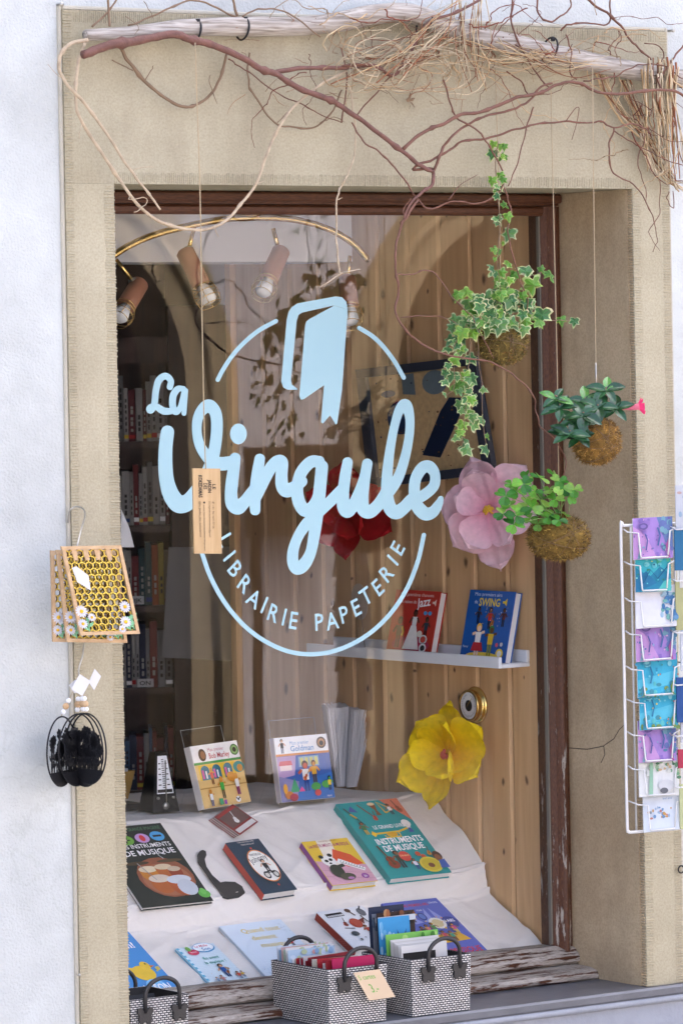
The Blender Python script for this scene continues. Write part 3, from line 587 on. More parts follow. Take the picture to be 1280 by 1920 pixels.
def slope_book(name, label, BLp, BRp, TLp, S, th, base, spine, draw, **k):
    P, n, d = on_slope(*S, th + .004); BL, BR, TL = hit(*BLp, P, n), hit(*BRp, P, n), hit(*TLp, P, n)
    U = BR - BL; v = n.cross(U).normalized(); V = v * (TL - BL).length
    return book(name, label, BL, U, V, th, base, spine, draw, **k)
def stand_book(name, label, BLp, BRp, TLp, z, th, base, spine, draw, **k):
    BL, BR = aZ(*BLp, z), aZ(*BRp, z); U = BR - BL; TL = hit(*TLp, BL, U); V = TL - BL
    return book(name, label, BL, U, V, th, base, spine, draw, **k)

# ================================================================== DISPLAY STAND
S1 = ((.685, .262), (.95, .460)); S2 = ((.425, .060), (.68, .195)); ZF = .466
prof = [(.392, .052), (.425, .060), (.55, .128), (.66, .186), (.676, .20), (.680, .262), (.684, .268), (.70, .275), (.82, .365), (.93, .450), (.955, .464), (1.1, .466), (1.3, .466), (1.62, .466)]
XL, XR = .02, 1.643
ds = MB(); K = len(prof)
pp_ = [(y_ + .006, z_ - .022) for y_, z_ in prof] + [(1.62, -.55), (.41, -.55)]
K2 = len(pp_); ds.add([(XL, a, b) for a, b in pp_] + [(XR - .012, a, b) for a, b in pp_], [(i, (i + 1) % K2, K2 + (i + 1) % K2, K2 + i) for i in range(K2)] + [tuple(range(K2)), tuple(range(K2, 2 * K2))[::-1]])
tag(ds.build('display_stand', M['pine'], None, True), 'stepped wooden display stand hidden under pale tissue paper', 'stand')
dense = [np.array(a_) + (np.array(b_) - np.array(a_)) * t_ / 4 for a_, b_ in zip(prof, prof[1:]) for t_ in range(4)] + [np.array(prof[-1])]
def drape(u, v):
    i = v * (len(dense) - 1); a = dense[int(i)]; b = dense[min(int(i) + 1, len(dense) - 1)]; f = i - int(i); y_, z_ = a + (b - a) * f
    edge = XR + .006 - .012 * abs(noise.noise((0, v * 9, 3))) - (.22 * max(0, (y_ - .95)) if y_ > .95 else 0)
    x = XL + (edge - XL) * u
    wr = noise.fractal(Vector((x * 5, v * 13, 1.3)), .9, 2, 4) * .0035 + (1 - min(1, abs(noise.noise((x * 7 + v * 5, v * 4, 7))) * 7)) * .0045 + (1 - min(1, abs(noise.noise((x * 3 - v * 9, v * 2 + 4, 2))) * 9)) * .005
    k = max(0, (x - 1.54) / .11); wr += .045 * k ** 2.2 * (.55 + .45 * noise.noise((v * 16, 2, 2))) * (1 if y_ < .98 else .2)
    rim = .006 if abs(y_ - .68) < .02 else 0
    return Vector((x, y_ - wr * .5 - rim * noise.noise((x * 9, 1, 1)), z_ + wr * .8 - .001))
dm = MB().grid(drape, 220, 150); dro = dm.build('tissue_sheet', M['drape'])
tag(dro, 'creased pale tissue paper sheet draped over the display steps', 'sheet')
cards = lambda c, g, n, cols: c.scribble(8, 10, 92, 60, n, cols, g, 4)

def d_imag(c):
    c.t('LA GRANDE IMAGERIE', 40, 93, 4, '#4f7d5a', .0, 55)
    c.e(38, 82, 10, 6, '#6aa53c').l([(33, 82), (43, 82)], 1, '#23301a').l([(36, 78), (40, 87)], 1, '#23301a').e(61, 83, 10, 6, '#c59ad0').e(61, 83, 4, 4, '#d0343c').e(83, 84, 10, 6, '#4aa5dd').r(77, 83, 89, 85.5, '#222222')
    c.t('LES INSTRUMENTS', 22, 71, 5, '#f2f2f2', .01, 72).t('DE MUSIQUE', 22, 62, 6.5, '#f2f2f2', .015, 72)
    c.e(58, 33, 38, 25, '#93553a').e(58, 30, 34, 20, '#a8694a')
    for x, y, rx, ry, a, b in ((40, 38, 13, 9, '#c9812f', '#e3d2b0'), (62, 40, 12, 8, '#b5622d', '#d9c3a0'), (75, 37, 9, 7, '#8f3a20', '#c7b398'), (47, 24, 15, 11, '#b3602c', '#d8c8b4'), (72, 20, 17, 12, '#b0552c', '#cfd4da')):
        c.e(x, y, rx, ry, a).r(x - rx, y, x + rx, y + ry * .7, a).e(x, y + ry * .7, rx, ry * .45, b)
    c.e(77, 18, 13, 10, '#c4cad2').e(30, 52, 17, 2.2, '#4a3a26').e(76, 52, 18, 2, '#57452c').l([(70, 55), (66, 60), (72, 64)], .8, '#a9a9a9').l([(30, 52), (42, 30)], .6, '#999999').e(93, 8, 8, 5, '#5fb04a').e(93, 11, 4, 4, '#6fc057')
slope_book('illustrated_book', 'black hardback with a copper drum kit on its cover, cut by the left jamb', (268, 1702), (400, 1688), (161, 1556), S1, .012, '#12221f', '#e9e9e6', d_imag)
def d_john(c):
    c.scribble(4, 4, 96, 96, 60, ['#1f4a63', '#3c5f75', '#7a3c44'], 3, .7)
    c.e(52, 47, 36, 31, '#e0863c', 30).e(52, 47, 34, 29, '#f3f0e6', 30).t('PAROLES DE', 33, 67, 4, '#2a2a2a', .01, 34).t('Johnny', 24, 53, 10, '#1c1c1c', .0, 56, 12)
    c.fig(56, 32, 26, '#222222', '#2a2a2a', '#d8b090').e(42, 29, 9, 7, '#2c2c2c').e(42, 29, 6, 4.5, '#d8d4c8').e(68, 29, 9, 7, '#2c2c2c').e(68, 29, 6, 4.5, '#d8d4c8').l([(40, 33), (55, 36), (68, 33)], 2.2, '#1d1d1d')
    c.t('STEPHANE DESCHAMPS', 24, 92, 2.6, '#e0d8d0', .0, 50).t('PIERRE MIKAILOFF', 30, 87, 2.6, '#e0d8d0', .0, 40).e(50, 80, 3, 2, '#c8402e').e(52, 9, 3, 2, '#c8402e')
slope_book('music_book', 'dark blue book with red spine and a white round motorbike emblem', (495, 1676), (557, 1667), (427, 1580), S1, .026, '#16374d', '#c8402e', d_john)
def d_panda(c):
    c.p([(0, 0), (100, 0), (100, 38), (0, 55)], '#d9a6b4').p([(30, 100), (62, 100), (48, 40), (20, 40)], '#f4ead8').l([(0, 20), (100, 6)], .6, '#c792a2').l([(0, 34), (100, 18)], .6, '#c792a2')
    c.t('Les INSTRUMENTS de MUSIQUE', 6, 84, 7, '#b03a68', .012, 88).t('MARION BILLET', 34, 95, 3, '#a06a20', .0, 40)
    c.p([(38, 55), (52, 78), (82, 62), (96, 40), (60, 36)], '#e0552a').p([(42, 48), (88, 24), (94, 30), (50, 56)], '#f5f3ee').l([(50, 47), (90, 27)], .5, '#222222')
    for k in range(9): c.l([(50 + k * 4.5, 48 - k * 2.3), (53 + k * 4.5, 51 - k * 2.3)], .5, '#222222')
    c.e(27, 52, 15, 12, '#f4f2ea').e(16, 62, 5, 4, '#22251f').e(36, 64, 5, 4, '#22251f').e(22, 52, 4, 3.2, '#22251f').e(32, 54, 4, 3.2, '#22251f').e(27, 46, 3, 2, '#22251f').e(30, 28, 14, 15, '#2f3a2c').l([(32, 36), (52, 40)], 4, '#2f3a2c').e(44, 14, 16, 8, '#4a4a36').e(80, 12, 8, 6, '#9a4f9a').t(')))', 77, 10, 4, '#ffffff').e(48, 10, 7, 3, '#b77ab0')
slope_book('picture_book', 'yellow picture book with purple spine and a panda at a red piano', (623, 1660), (708, 1651), (564, 1579), S1, .022, '#ecc53a', '#8a3f8c', d_panda)
def d_teal(c):
    c.p([(70, 100), (100, 100), (100, 70)], '#e3805f').t('LE GRAND LIVRE', 30, 63, 4.6, '#ffffff', .012, 52).t('DES', 50, 51.5, 3, '#ffffff', .01, 9).t('INSTRUMENTS', 18, 43, 7.5, '#ffffff', .02, 76).t('DE MUSIQUE', 22, 33.5, 7.5, '#ffffff', .02, 66)
    c.l([(24, 57), (66, 57.5), (84, 61)], 1.6, '#e6bf2e').p([(24, 53), (30, 57), (24, 61), (20, 57)], '#e6bf2e').l([(40, 54), (40, 51), (64, 51), (64, 57)], 1.2, '#e6bf2e').e(52, 54.5, 9, 3, '#d8a824')
    c.p([(10, 88), (24, 86), (18, 95)], '#3a4f92').l([(30, 96), (44, 78)], 1, '#7a3a24').guitar(44, 76, 11, '#c4432a').p([(46, 95), (58, 95), (55, 86), (58, 80), (50, 80), (52, 87)], '#7c4a22').e(52, 95, 6, 2, '#e8d2a4').l([(66, 82), (62, 97), (80, 86)], 1.2, '#e0b43a').l([(66, 82), (80, 86)], 1, '#e0b43a').fig(76, 79, 14, '#f2efe6', '#22303a').guitar(90, 84, 14, '#b0532c', tilt=-.3).e(84, 66, 7, 5, '#f4f1ea').e(84, 61, 3, 4, '#e9e4da').p([(80, 54), (88, 54), (86, 60), (82, 60)], '#3f5ea8')
    c.l([(4, 92), (20, 68)], 1.0, '#2c3c30').l([(8, 84), (14, 78)], 1.6, '#cda23a').fig(14, 56, 16, '#3f7a46', '#d0a43a').guitar(20, 16, 26, '#8f3c22', tilt=-.35).fig(33, 10, 22, '#304a3a', '#22303a').e(44, 24, 9, 6.5, '#d0483a').t('5 histoires', 37, 24, 2.4, '#ffe9a8', .0, 14).fig(52, 6, 14, '#dfe7f2', '#22408a').e(66, 25, 4, 3, '#c9502e').e(72, 21, 4, 3, '#c9502e').guitar(84, 24, 10, '#c98f2e').e(74, 10, 17, 10, '#d8c63a').e(74, 10, 14, 8, '#c9b52c').e(74, 9, 5, 3, '#6b3d22').e(93, 20, 7, 6, '#4a2c1c').e(92, 17, 5, 5, '#8a5634').p([(86, 4), (100, 4), (100, 15), (90, 14)], '#3f63b4')
slope_book('large_picture_book', 'large turquoise picture book covered with painted instruments', (732, 1647.6), (846, 1635), (631, 1507.5), S1, .022, '#139a98', '#0f8e8c', d_teal)
# deck of guitar cards
P_, n_, d_ = on_slope(*S1, .0)
u0 = (hit(469, 1560, P_, n_) - hit(444, 1578, P_, n_)); v0 = n_.cross(u0).normalized() * .095
dk = thing('card_deck', 'small fanned deck of cards with a white guitar on red, above the black note', 'card deck', hit(444, 1578, P_, n_))
for k in range(7):
    o = hit(444, 1578, P_, n_) + n_ * (.004 + .0034 * k) - v0 * (.035 * k) * .6 + v0 * .12; c = ['#8e2f30', '#c9c2c0', '#7a2a30', '#d8d2cc', '#5e2428', '#b9b3b0', '#8c2e2c'][k]
    MB().obox(o, u0 * 1.35, v0 * .95, n_ * .0026).build('card', cov(c), dk)
c = Canvas(o + n_ * .0026, u0 * 1.35, v0 * .95); c.r(4, 4, 96, 22, '#d9d4d0').r(4, 30, 96, 96, '#6b4f4a').guitar(45, 45, 42, '#eceae6', '#d7d3cf', .5).r(4, 86, 96, 95, '#a5302f'); c.done(dk)
# black eighth note
ZN = lambda x, y: (200 + x / 2.4615, 1260 + y / 2.4615); P_, n_, d_ = on_slope(*S1, .006)
nt_ = [(440, 828), (455, 834), (458, 852), (450, 872), (458, 905), (485, 945), (522, 978), (545, 974), (590, 976), (622, 996), (636, 1024), (610, 1042), (560, 1050), (536, 1044), (512, 1006), (474, 956), (444, 912), (420, 880), (418, 848), (428, 833)]
tag(MB().prism([hit(*ZN(*q), P_, n_) for q in nt_], n_ * .006).build('eighth_note', M['blackmatt'], None, True), 'flat black cut-out of a musical note leaning on the slope', 'ornament')
# --- lower slope
def d_fab(c):
    c.e(62, 84, 26, 10, '#a9d6f2').e(62, 84, 14, 7, '#c0703a').e(62, 84, 6, 3, '#7db9ea').t('La fabrique', 24, 66, 6.5, '#ffffff', .025, 56).t('à son!', 52, 56, 6.5, '#ffffff', .025, 38).t('♪', 83, 90, 6, '#e6ecf4')
    c.e(70, 26, 16, 9, '#f2c93a').e(80, 34, 7, 5, '#f2c93a').p([(86, 34), (93, 33), (86, 31)], '#e07a2a').p([(56, 26), (44, 36), (60, 33)], '#f2c93a').e(82, 36, 1.2, .9, '#222222').l([(66, 17), (64, 9)], .9, '#e07a2a').l([(73, 17), (74, 9)], .9, '#e07a2a').e(72, 10, 14, 8, '#7cc2f0').t('AS SON', 50, 4, 8, '#ffffff', .02, 40, 0).t('♫', 88, 26, 6, '#e6d36a')
slope_book('sound_book', 'sky blue picture book with a yellow bird, half hidden by the left jamb', (218, 1876), (343, 1860), (133, 1722), S2, .014, '#3f93d8', '#6fb3e6', d_fab)
def d_avant(c):
    c.r(0, 0, 8, 100, '#68b8d8')
    for k in range(10): c.r(2, k * 10, 8, k * 10 + 5, '#d9eef5')
    c.e(66, 92, 28, 12, '#5aa0cc').e(66, 93, 26, 10, '#eef5f8').t('La Malle', 46, 94, 5, '#d05a70', .012, 34).t('Son', 58, 85, 7, '#4a8cc0', .02, 22).e(32, 84, 14, 7, '#cf4a64').t('Lecture', 24, 83, 3.5, '#ffffff', .0, 16).e(26, 93, 6, 6, '#7fb05a').t('En avant', 40, 63, 6.5, '#3d9a8c', .015, 40).t('la musique !', 34, 52, 6.5, '#3d9a8c', .015, 54)
    c.fig(62, 16, 32, '#2b5aa0', '#26406e', '#c89a78').guitar(66, 26, 12, '#a8642c', tilt=1.2).fig(40, 3, 18, '#c98a86', '#a06a64', '#b58466').fig(84, 6, 18, '#c9564a', '#3a567c', '#b58466').fig(94, 8, 15, '#d9b23c', '#4a668c', '#b58466').fig(24, 3, 14, '#7aa6c8', '#5a5a7c', '#c89a78').scribble(20, 20, 95, 46, 16, ['#c9d4da', '#d9c0a0'], 5, 1.2)
slope_book('reading_book', 'small pale blue reading book with a guitarist and children', (399, 1850.5), (470, 1839), (338, 1778), S2, .009, '#d5e6ee', '#5fb2d6', d_avant)
def d_quand(c):
    c.t('Quand tout', 24, 82, 8, '#d9bf52', .01, 62).t('devient', 30, 68, 8, '#d9bf52', .01, 40).t('musique', 34, 54, 8, '#d9bf52', .01, 48)
    c.l([(36, 22), (55, 20), (75, 28), (88, 44), (98, 46)], 5, '#e0bf1e').p([(36, 24), (36, 18), (22, 23)], '#e0bf1e').fig(84, 50, 14, '#c93a34', '#2c2c3c', '#d8a888').scribble(5, 5, 60, 18, 26, ['#b9cfe2', '#a9b7cc', '#c9d9ea'], 8, 1.6).scribble(86, 72, 98, 90, 12, ['#b9c4ce'], 4, 1.2)
slope_book('thin_picture_book', 'white picture book with yellow title and yellow swoosh, behind the front basket', (503, 1835), (618, 1820), (426, 1735.5), S2, .010, '#dbe7f1', '#b9c7d6', d_quand)
def d_lyon(c):
    c.r(10, 82, 46, 92, '#1d1d1f')
    for k in range(8): c.r(12 + k * 4.2, 83, 15 + k * 4.2, 87, '#e9e9e9')
    c.e(84, 84, 8, 10, '#6a6e74').l([(84, 90), (92, 99)], 1.5, '#44484c').e(60, 92, 6, 5, '#5a3a30').l([(60, 92), (66, 78)], 1.6, '#5a3a30').guitar(30, 60, 18, '#9a3f34').e(52, 60, 12, 12, '#b5442f').l([(20, 52), (40, 48)], 1, '#333333').p([(62, 66), (76, 70), (66, 54)], '#7d3226').e(30, 36, 8, 6, '#444c52').fig(62, 28, 24, '#a83a2c', '#2c2c2c').l([(74, 76), (76, 60), (80, 56)], 1.2, '#2c2c2c').scribble(20, 6, 90, 30, 16, ['#b5442f', '#444c52', '#8a8f94'], 6, 3)
b_ = slope_book('instrument_book', 'white book of small instrument drawings with brick red spine', (667, 1781), (752, 1767), (621, 1709), S2, .026, '#e6e8ea', '#8a3325', d_lyon)
def d_mus(c):
    c.t('MES PREMIERS AIRS', 30, 89, 4.5, '#c33442', .012, 46).t('SONORES', 78, 91, 3, '#dfe3f2', .0, 16).t('MUSIQUE', 40, 3, 9, '#c33442', .02, 54).t('POUR', 46, 80, 2.5, '#e8eaf4', .0, 10)
    c.p([(14, 20), (92, 24), (82, 38), (18, 36)], '#d9a932').p([(16, 82), (40, 60), (24, 58)], '#8f9ad6').p([(60, 84), (44, 60), (60, 58)], '#8f9ad6').p([(68, 84), (66, 60), (82, 58)], '#8f9ad6').e(46, 70, 7, 7, '#2c3a7c').e(46, 70, 5, 5, '#5b79c0').e(84, 56, 14, 10, '#2a3a86').t('6 AIRS', 75, 56, 5, '#ffffff', .01, 18).e(61, 56, 14, 10, '#e9e4da').e(61, 56, 9, 7, '#d0c090')
    for x, y, a, b in ((26, 36, '#2c2c3c', '#22222a'), (36, 38, '#c86a8a', '#8a3a4a'), (47, 40, '#4a8a4a', '#2c4a6c'), (24, 60, '#c84a3a', '#3a2c2c'), (52, 24, '#c84a5a', '#4a5a8a'), (64, 22, '#3a9a7a', '#5a2c3a'), (78, 34, '#c84a8a', '#e0c030')): c.fig(x, y, 17, a, b)
    c.scribble(20, 36, 80, 84, 18, ['#e0c030', '#e9a23a'], 9, 1.8)
slope_book('musical_book', 'periwinkle blue hardback with a small stage band, last book on the right', (812, 1796), (915.5, 1784), (734, 1693), S2, .026, '#5563b8', '#4553a6', d_mus)
# --- upper shelf: two board books on acrylic stands
def d_bob(c):
    c.r(0, 72, 100, 100, '#f2f1ee').r(0, 69, 100, 73, '#3f9a4a').t('Mon premier', 34, 88, 6, '#c06a78', .0, 34).t('Bob Marley', 34, 77, 8.5, '#c03a44', .012, 44).e(21, 84, 8, 10, '#3a2218').e(22, 84, 5, 6.5, '#8a5a38').e(90, 86, 9, 9, '#2f6a34').e(90, 86, 7, 7, '#7fae6a').e(90, 86, 4, 4, '#1d2a1c')
    c.r(0, 0, 100, 69, '#e3bf7c').r(6, 44, 84, 68, '#e9c23c')
    for x in (10, 34, 58): c.r(x, 44, x + 18, 60, '#2a6f86').e(x + 9, 59, 9, 8, '#2a6f86').r(x + 2, 46, x + 6, 60, '#c9509a').r(x + 9, 46, x + 12, 58, '#dfe8ea')
    c.e(90, 58, 12, 9, '#2f8a8a').e(92, 56, 6, 6, '#c98a3a').r(0, 30, 100, 32, '#b98f4e')
    for x, y, h, a, b, s_ in ((30, 36, 26, '#d8524a', '#8a5a3a', '#d09040'), (46, 12, 34, '#48a848', '#5a4a32', '#d8923a'), (78, 14, 34, '#eeeae2', '#8f2f6c', '#d8923a'), (18, 2, 26, '#eef0f0', '#3a5a8a', '#d8923a')): c.fig(x, y, h, a, b, s_, s_, .6)
    c.e(68, 44, 9, 8, '#d8923a').e(72, 7, 5, 5, '#f2f2f2').e(72, 7, 2, 2, '#1c1c1c').e(69, 9, 1.3, 1.3, '#1c1c1c').e(75, 9, 1.3, 1.3, '#1c1c1c').r(32, 2, 40, 12, '#3fa06a').r(42, 2, 47, 9, '#8a3f9a')
stand_book('board_book', 'board book with white top band, green stripe and ochre scene, on an acrylic stand', (383, 1517), (470, 1503), (356, 1400), ZF + .014, .022, '#eceae4', '#d9d4d0', d_bob)
def d_gold(c):
    c.r(0, 74, 100, 100, '#f2f2f2').r(0, 70.5, 100, 74, '#d98f4a').t('Mon premier', 28, 87, 6, '#6fa0cc', .0, 36).t('Goldman', 28, 77, 8.5, '#4a8cc0', .012, 44).fig(13, 75, 22, '#2c2c30', '#3a4a6a', '#d8b090').e(87, 87, 9, 9, '#3a2c24').e(87, 87, 6.5, 6.5, '#b98a5a').e(87, 86, 4, 4, '#1d2026')
    c.r(0, 0, 100, 70.5, '#3f62a8').p([(0, 36), (30, 40), (36, 70), (0, 70)], '#b79ac0').r(4, 48, 26, 56, '#e9d4d0').p([(2, 56), (28, 56), (26, 63), (5, 63)], '#c9525c').r(40, 52, 78, 68, '#8fb0c8').p([(30, 0), (100, 0), (100, 40), (60, 34), (30, 10)], '#3a70b8')
    for k in range(4): c.r(43 + k * 9, 54, 49 + k * 9, 66, '#d9d27a')
    c.p([(0, 0), (30, 0), (36, 30), (0, 40)], '#8a86b0').p([(18, 14), (28, 36), (36, 14)], '#3f9a6a').p([(10, 4), (14, 16), (18, 4)], '#e0c030').p([(34, 14), (40, 22), (46, 14)], '#c94a8a')
    c.fig(50, 14, 46, '#e9e6e0', '#2f4a8a', '#c95a3a', '#2a1c18', .5).guitar(48, 34, 16, '#d0653a', tilt=.9).fig(66, 26, 34, '#d9a43a', '#5a4a3c', '#d8923a', '#5a3a1c').e(66, 20, 9, 6, '#4aa04a').e(86, 22, 9, 6, '#4aa04a').fig(92, 12, 22, '#e0c030', '#2c3a5c', '#4aa04a', '#1c1c1c').e(68, 10, 6, 5, '#c94a4a').e(14, 10, 8, 6, '#c97a3a').e(22, 6, 8, 6, '#a83a4a').e(8, 20, 4, 8, '#e0a030').t('MILAN', 84, 2, 3, '#f0f0f0', .0, 9)
stand_book('board_book', 'board book with white top band, orange stripe and blue street scene, on an acrylic stand', (528, 1505), (627, 1495), (513, 1384), ZF + .014, .022, '#eceae4', '#b9b4c0', d_gold)
def stand(label, BLp, BRp, TLp, TRp):
    BL, BR = aZ(*BLp, ZF + .014), aZ(*BRp, ZF + .014); U = BR - BL; TL = hit(*TLp, BL, U); V = (TL - BL); n = U.cross(V).normalized(); u = U.normalized(); v = V.normalized()
    t = thing('acrylic_stand', label, 'stand', BL); b = BL - n * .027 - v * .008
    MB().obox(b + u * .01, U * .86, v * (V.length + .06), -n * .003).build('back_plate', M['clear'], t)
    MB().obox(BL - n * .027 - v * .0085 + u * .01, U * .86, -v * .003, n * .04).build('foot', M['clear'], t)
    MB().obox(BL + n * .010 - v * .0085 + u * .01, U * .86, v * .016, n * .003).build('lip', M['clear'], t)
    e_ = MB(); q = b + u * .01; 
    for a_, b2 in ((q, q + v * (V.length + .06)), (q + U * .86, q + U * .86 + v * (V.length + .06)), (q + v * (V.length + .06), q + U * .86 + v * (V.length + .06))): e_.tube([a_, b2], .0007, 4)
    e_.build('polished_edge', M['edge'], t)
    s = MB(); s.tube([q + v * .12, Vector((q.x, q.y + .10, ZF + .004)), Vector((q.x, q.y, ZF + .004))], .0025, 5); s.build('strut', M['clear'], t)
stand('clear acrylic stand holding the green striped board book', (383, 1517), (470, 1503), (356, 1400), None); stand('clear acrylic stand holding the orange striped board book', (528, 1505), (627, 1495), (513, 1384), None)
# thick fanned page blocks
def fan(label, xb0, xb1, xt0, xt1, pyt, pyb, seed):
    g = random.Random(seed); A = aZ((xb0 + xb1) / 2, pyb, ZF + .004); n = 24; t = thing('paper_block', label, 'book', A, 'thick paper blocks on the upper shelf'); m_ = MB(); hq = hit((xt0 + xt1) / 2, pyt, A, (0, 1, 0)).z - A.z
    for k in range(n + 1):
        f = k / n; b = hit(xb0 + (xb1 - xb0) * f, pyb, A, (0, 1, 0)); tp = hit(xt0 + (xt1 - xt0) * f, pyt, A, (0, 1, 0)); b.z = A.z; tp.z = A.z + hq + g.uniform(-.002, .002); j = Vector((0, g.uniform(-.003, .003), 0))
        m_.obox(b + j, Vector((.0010, -.0006, 0)), Vector((.052, .100, .006)), tp - b)
    o_ = m_.build('sheets', M['foldpaper'], t, True); o_['kind'] = 'stuff'
M['foldpaper'] = plain('grey white paper', (.86, .86, .88), .8)
fan('left one of two thick white fanned paper blocks standing on the upper shelf', 632, 646, 613, 653, 1327, 1475, 1); fan('right one of two thick white fanned paper blocks standing on the upper shelf', 651, 668, 661, 701, 1331, 1476, 2)
# metronome
mt_ = thing('metronome', 'black pyramid metronome with white scale and silver pendulum', 'metronome', aZ(308, 1522, ZF + .003))
o = aZ(288, 1521, ZF + .004); R3 = Matrix.Rotation(R(-6), 3, 'Z')
def fru(w0, d0, w1, d1, z0, z1, oy=0): return [Vector((sx_ * w_ / 2, sy_ * d_ / 2 + oy, z_)) for (w_, d_, z_) in ((w0, d0, z0), (w1, d1, z1)) for sx_, sy_ in ((-1, -1), (1, -1), (1, 1), (-1, 1))]
cz = aZ(311, 1522, ZF + .004); cz.y += .035
body = MB().add([cz + R3 @ p for p in fru(.086, .090, .036, .036, 0, .168, 0)], [(3, 2, 1, 0), (4, 5, 6, 7), (0, 1, 5, 4), (1, 2, 6, 5), (2, 3, 7, 6), (3, 0, 4, 7)]).build('body', plain('black lacquer', (.006, .006, .007), .6, spec=.1), mt_)
def onface(x, z, d=.0): k = z / .168; return cz + R3 @ Vector((x * .86 * (1 - k * .55), -(.045 - .027 * k) - d, z))
MB().poly([onface(-.034, .052, .0012), (onface(.040, .052, .0012)), onface(.040, .158, .0012), onface(-.030, .158, .0012)]).build('scale_plate', M['white'], mt_)
sc = MB()
for k in range(14): sc.poly([onface(-.006, .068 + k * .006, .002), onface(.010, .068 + k * .006, .002), onface(.010, .0705 + k * .006, .002), onface(-.006, .0705 + k * .006, .002)])
for k in range(5): sc.poly([onface(-.026, .075 + k * .015, .002), onface(-.012, .075 + k * .015, .002), onface(-.012, .078 + k * .015, .002), onface(-.026, .078 + k * .015, .002)]); sc.poly([onface(.016, .075 + k * .015, .002), onface(.030, .075 + k * .015, .002), onface(.030, .078 + k * .015, .002), onface(.016, .078 + k * .015, .002)])
sc.poly([onface(-.032, .055, .002), onface(.036, .055, .002), onface(.036, .064, .002), onface(-.032, .064, .002)]); sc.build('scale_marks', M['ink'], mt_)
MB().tube([onface(.002, .02, .004), onface(.022, .145, .004)], .0016, 6).build('pendulum', M['steel'], mt_); MB().lathe([(0, 0), (.010, 0), (.010, .004), (0, .004)], onface(.0, .018, .006), (0, 1, 0), 16).build('pendulum_weight', M['steel'], mt_)
for x in (-.03, .035): MB().lathe([(0, 0), (.004, 0), (.004, .005), (0, .005)], onface(x, .04, .005), (0, 1, 0), 10).build('knob', M['steel'], mt_)
# ochre card box, dark case and newsprint pot
o = aZ(232, 1502, ZF + .003); o.y += .05
cb = thing('card_box', 'ochre yellow card box full of white cards, left of the metronome', 'box', o)
V = [Vector(q) for q in ((-.06, 0, 0), (.048, 0, 0), (.048, .10, 0), (-.06, .10, 0), (-.07, -.012, .078), (.066, -.012, .082), (.066, .12, .082), (-.07, .12, .078))]
MB().add([o + q for q in V], [(3, 2, 1, 0), (0, 1, 5, 4), (1, 2, 6, 5), (2, 3, 7, 6), (3, 0, 4, 7)]).build('box', plain('ochre card', (.52, .30, .07), .7, var=.1), cb)
for k in range(5): MB().box(o.x - .055, o.x + .055, o.y + .01 + k * .018, o.y + .013 + k * .018, o.z + .01, o.z + .088, None).build('card', M['paper'], cb)
o = aZ(262, 1518, ZF + .003)
tag(MB().box(o.x - .16, o.x + .02, o.y, o.y + .09, o.z, o.z + .018, bev=.005).build('flat_case', M['black']), 'flat black case lying beside the metronome at the left edge', 'case')
o = aZ(466, 1460, ZF + .003); o.y += .12
tag(MB().lathe([(0, 0), (.020, 0), (.036, .055), (.034, .055), (.018, .004), (0, .004)], o, (0, 0, 1), 20).build('paper_pot', plain('newsprint', (.40, .40, .36), .8, var=.5, vscale=160)), 'small newsprint paper pot behind the green striped board book', 'pot')

# ================================================================== ON THE PINE WALL
zs_ = .876; YA, YB = .452, 1.40
sh = thing('picture_ledge', 'white picture ledge on the pine wall carrying two song books', 'shelf', (XW, .9, zs_))
MB().box(XW - .1, XW - .001, YA, YB, zs_ - .012, zs_, bev=.002).build('shelf_board', M['white'], sh)
MB().box(XW - .112, XW - .1005, YA, YB, zs_ - .012, zs_ + .020, bev=.002).build('front_lip', M['white'], sh)
MB().box(XW - .013, XW - .001, YA, YB, zs_ + .0005, zs_ + .035, bev=.002).build('back_rail', M['white'], sh)
def wall_book(name, label, BLp, BRp, TLp, th, base, spine, draw):
    x1 = XW - .075; BL, BR = aX(*BLp, x1), aX(*BRp, x1); BL.z = BR.z = zs_ + .001; U = BR - BL; TL = hit(*TLp, BL, U); V = TL - BL; V = Vector((min(V.x, .045), 0, V.z))
    return book(name, label, BL, U, V, th, base, spine, draw, spine_side='left')
def d_jazz(c):
    c.t('Mes premières chansons', 12, 91, 5, '#f2e6da', .0, 74).t('des reines du', 10, 80, 5, '#f2e6da', .0, 40).t('Jazz', 54, 74, 14, '#ffffff', .015, 28, 8).p([(86, 84), (90, 84), (94, 88), (94, 77), (90, 81), (86, 81)], '#f7d9c8')
    c.e(52, 17, 42, 12, '#b83a52').fig(22, 12, 46, '#6b4636', '#4a3430', '#5a3626').l([(28, 44), (32, 36), (30, 30)], 2, '#e0b030').fig(54, 30, 40, '#f2f0ec', '#f2f0ec', '#5a3626', '#2a1610').p([(48, 46), (60, 46), (72, 10), (36, 10)], '#f4f2ee').fig(82, 28, 32, '#3a4450', '#2c3038', '#5a3626').e(70, 34, 6, 5, '#dcd8cc').e(80, 26, 9, 7, '#cfd4d2').e(80, 26, 6, 5, '#b9483a').e(76, 66, 4, 3, '#4a9ad0').e(86, 66, 4, 3, '#4a9ad0').e(82, 13, 8, 7, '#f2f2f2').e(82, 13, 5, 4.4, '#3a3a3a').l([(36, 10), (36, 30)], .7, '#2c1c1c').t('MUSIQUE', 76, 19, 2, '#222222', .0, 12)
wall_book('song_book', 'red song book with a singer in a white gown, on the white ledge', (722, 1213), (805, 1216), (760, 1104), .024, '#c0392b', '#d8d2ca', d_jazz)
